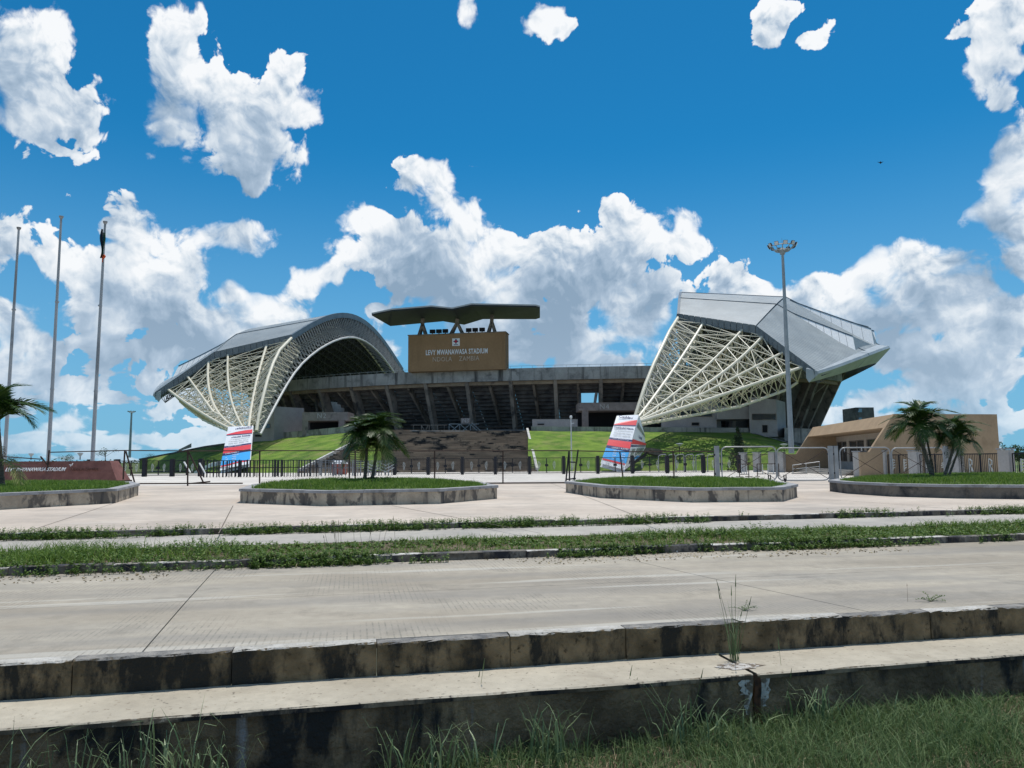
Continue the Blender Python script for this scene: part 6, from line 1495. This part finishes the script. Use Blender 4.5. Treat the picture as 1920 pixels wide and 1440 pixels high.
# tall grass stems in the verge
def stalks(name, pts, h, label, m_=None, w=.008, seedhead=True, cat='grass stalks'):
    mb = MB(); r2 = random.Random(len(pts)+int(h*100))
    for p in pts:
        a = r2.uniform(0,6.28); l = h*r2.uniform(.6,1.1); tip = p+Vector((math.cos(a)*l*.25, math.sin(a)*l*.25, l)); mid = p.lerp(tip,.55)+Vector((0,0,l*.06)); mb.tube([p, mid, tip], w/2, 3, w*.2)
        if seedhead: mb.tube([tip.lerp(mid,.35), tip], w*.9, 4, w*.2)
    o = mb.build(name, m_ or M_gr2); tag(o, label, cat); return o
stalks('tall_grass_stalks', [R(.15+rnd.uniform(-.6,.6), 12.8+rnd.uniform(-.3,.3), .07) for k in range(14)], .55, 'a few taller grass stalks rising from the middle of the weedy verge', M_straw)
# ---------------------------------------------------------------- foreground ditch grass
sx = np.random.default_rng(77); n = 120000; s = sx.uniform(-6.5, 10.5, n); t = sx.uniform(3.9, 6.16, n)
X = U.x*s+NV.x*t; Y = U.y*s+NV.y*t; Z = ditch_z(X, Y); v = vnoise(X, Y, 1.1, 3)*.6+vnoise(X, Y, 4, 6)*.4
right = np.clip((s+1.5)/4.5, 0, 1); keep = sx.random(n) < (.30+.70*right)*(.35+.9*v); X, Y, Z, v, right = X[keep], Y[keep], Z[keep], v[keep], right[keep]
h = (.08+.16*v)*(.6+.60*right)*sx.uniform(.5,1.3,len(X))
tag(blades('ditch_grass', np.stack([X,Y,Z-.01],1), h, .0065, M_gr2, .75, droop=.35), 'rough green grass covering the ditch in front of the blackened wall', 'grass')
n = 9000; s = sx.uniform(-6.5,10.5,n); t = sx.uniform(3.9,6.16,n); X = U.x*s+NV.x*t; Y = U.y*s+NV.y*t
tag(blades('dry_ditch_grass', np.stack([X,Y,ditch_z(X,Y)],1), .12, .006, M_straw, 1.1, droop=.6), 'dry straw coloured blades lying among the ditch grass', 'grass')
def tuft(px, py, n, h, label, seed, spread=.16, w=.015, m_=None, z=None, leanx=0.0, stiff=.5):
    q = G(px, py, -.80 if z is None else z); 
    if z is None:
        tt = q.dot(NV)
        if tt > 5.98: q = q-NV*(tt-5.98)
        q.z = float(ditch_z(q.x, q.y))-.02
    r2 = random.Random(seed); mb = MB()
    for k in range(n):
        a = r2.uniform(0,6.28); b = q+Vector((r2.gauss(0,spread*.5), -abs(r2.gauss(0,spread*.3))+.05, 0)); l = 1.35*h*r2.uniform(.4,1.1); out = Vector((math.cos(a)+leanx, math.sin(a)*.6, 0))*l*r2.uniform(.15,.85)*(1-stiff*.5)
        pts = []; m = 6
        for j in range(m+1): f = j/m; pts.append(b+out*f**1.8+Vector((0,0,l*(f-.42*f**3.2*r2.uniform(.3,1.2)))))
        side = Vector((-out.y, out.x, 0)).normalized() if out.length > 1e-4 else Vector((1,0,0)); side = (side+Vector((r2.uniform(-.8,.8), 0, 0))).normalized(); i0 = len(mb.v); ww = w*r2.uniform(.6,1.2)
        for j, p in enumerate(pts): e = side*ww*.5*(1-(j/m)**2.2+.05); mb.v += [tuple(p-e), tuple(p+e)]
        for j in range(m): c = i0+2*j; mb.f.append((c,c+1,c+3,c+2))
    o = mb.build('grass_tuft', m_ or M_tuft); tag(o, label, 'grass tuft', 'tall grass tufts along the ditch wall'); return o
M_tuft = mat('tuft_blades', (.08,.14,.06), island=((.08,.14,.06),(.30,.38,.20)), rough=.45, spec=.4, trans=.25)
for (px, py, n, h, lab, sp_) in ((60,1490,34,.55,'grass tuft in the bottom left corner of the ditch',.5),(215,1475,40,.50,'grass tuft left of the long bladed clump at the lower left',.35),(340,1455,60,.62,'broad long bladed grass clump at the lower left',.4),(420,1450,40,.50,'grass clump at the right side of the lower left group',.25),(790,1420,44,.46,'grass tuft left of the fountain shaped clump near the middle',.4),(860,1425,30,.40,'sparse grass between the two middle tufts',.3),(1020,1412,70,.46,'fountain shaped grass clump in the middle of the ditch',.22),(1270,1385,60,.50,'tall upright grass clump left of the rusty crack',.30),(1500,1370,60,.42,'grass clump right of the rusty crack',.25),(1330,1390,22,.3,'thin grass beside the crack',.3),(1700,1372,16,.3,'short sparse tuft before the right part of the wall',.5)):
    tuft(px, py, n, h, lab, px, sp_)
for (px, py, h, lab) in ((880,1395,.85,'single thin seed stalk in front of the ledge near the middle'),(1160,1395,.7,'single thin stalk left of the upright clump'),(1295,1385,.72,'thin stalk rising from the upright clump'),(1470,1370,.75,'pair of thin stalks right of the crack'),(85,1470,.6,'dry stalk at the lower left'),(30,1460,.5,'thin stalk by the left edge')):
    q = G(px, py, -.8); stalks('grass_stalk', [q, q+Vector((.04,.02,0))], h, lab, w=.006)
# tall grass sprouting from the ledge joint, straw, sprigs
q = G(1378, 1240, -.28); o = tuft(1378, 1240, 34, .50, 'tall thin grass growing from the joint of the ledge', 8, .05, .006, z=-.28, stiff=1.0)
stalks('ledge_seed_stalks', [q+Vector((rnd.uniform(-.04,.04),rnd.uniform(-.02,.02),0)) for k in range(6)], .78, 'tall seed stalks rising above the kerb from the ledge joint', w=.006)
mb = MB(); c = G(1430, 1210, -.28)
for k in range(150):
    a = rnd.uniform(0,3.14); p = c+Vector((rnd.gauss(0,.09), rnd.gauss(0,.03), abs(rnd.gauss(.015,.02)))); d = Vector((math.cos(a), math.sin(a)*.4, rnd.uniform(-.15,.25)))*rnd.uniform(.04,.12); mb.tube([p-d, p+d], .0022, 3, cap=False)
tag(mb.build('straw_heap', M_straw), 'small flattened heap of dry straw on the ledge', 'straw')
M_sprig = mat('reddish_dry_plant', (.12,.05,.04), island=((.06,.06,.035),(.20,.09,.06)))
def sprig(px, py, z, n, L, label, seed, m_):
    c = G(px, py, z); r2 = random.Random(seed); mb = MB()
    for k in range(n):
        a = r2.uniform(0,6.28); p = c; d = Vector((math.cos(a), math.sin(a)*.5, r2.uniform(.1,.7))).normalized()
        pts = [p]
        for j in range(5): p = p+d*L/5; d = (d+Vector((r2.uniform(-.3,.3),r2.uniform(-.3,.3),-.14))).normalized(); p = Vector((p.x,p.y,max(p.z,z+.004))); pts.append(p)
        mb.tube(pts, .003, 3, .0015)
        for q_ in pts[1:]:
            for e in range(3): v = Vector((r2.uniform(-1,1), r2.uniform(-1,1), r2.uniform(0,.8))).normalized()*.022; u_ = v.cross(Vector((0,0,1))).normalized()*.006; mb.quad(q_, q_+v*.5+u_, q_+v, q_+v*.5-u_)
    tag(mb.build('dry_sprig', m_), label, 'weed'); 
sprig(448, 1262, -.28, 10, .17, 'wilted reddish weed lying on the ledge at the foot of the kerb', 2, M_sprig); sprig(1745, 1128, .0, 7, .16, 'small leafy weed growing on top of the kerb at the right', 3, M_weed); sprig(1395,1146,.0,6,.16,'thin weed growing behind the kerb top near the ledge joint',4,M_gr2)
q = G(1702,1128,.0); stalks('lone_stalk', [q], .2, 'single dark seed stalk standing on the kerb at the right', M_sprig, .004)
# litter on the road by the verge
M_lit = mat('pale_litter', (.62,.62,.60)); q = G(1256,1035,.0); o = MB().hexa([q+Vector((-.13,-.05,.006)),q+Vector((.12,-.07,.006)),q+Vector((.15,.05,.006)),q+Vector((-.08,.06,.006))],[q+Vector((-.13,-.05,.012)),q+Vector((.12,-.07,.03)),q+Vector((.15,.05,.014)),q+Vector((-.08,.06,.04))]).build('plastic_litter', M_lit); tag(o, 'flattened pale piece of litter on the road beside the weedy kerb', 'litter')
q = G(1085,1036,.0); o = MB().hexa([q+Vector((-.05,-.02,.006)),q+Vector((.05,-.03,.006)),q+Vector((.04,.03,.006)),q+Vector((-.04,.03,.006))],[q+Vector((-.04,-.02,.05)),q+Vector((.03,-.02,.06)),q+Vector((.03,.02,.04)),q+Vector((-.04,.02,.07))]).build('paper_litter', M_lit); tag(o, 'small crumpled scrap of paper in the weeds near the middle', 'litter')
# bird high above
q = P(1651,305,60); bd = MB(); bd.lathe(q, [(.01,-.12),(.05,-.04),(.05,.05),(.01,.14)], 6); bd.add([q+Vector((0,0,.03)), q+Vector((.30,.05,.12)), q+Vector((.05,0,-.05)), q+Vector((-.28,.05,.10)), q+Vector((-.05,0,-.05))], [(0,1,2),(0,4,3)])
tag(bd.build('bird', M_black), 'tiny dark bird flying in the blue sky at the upper right', 'bird')
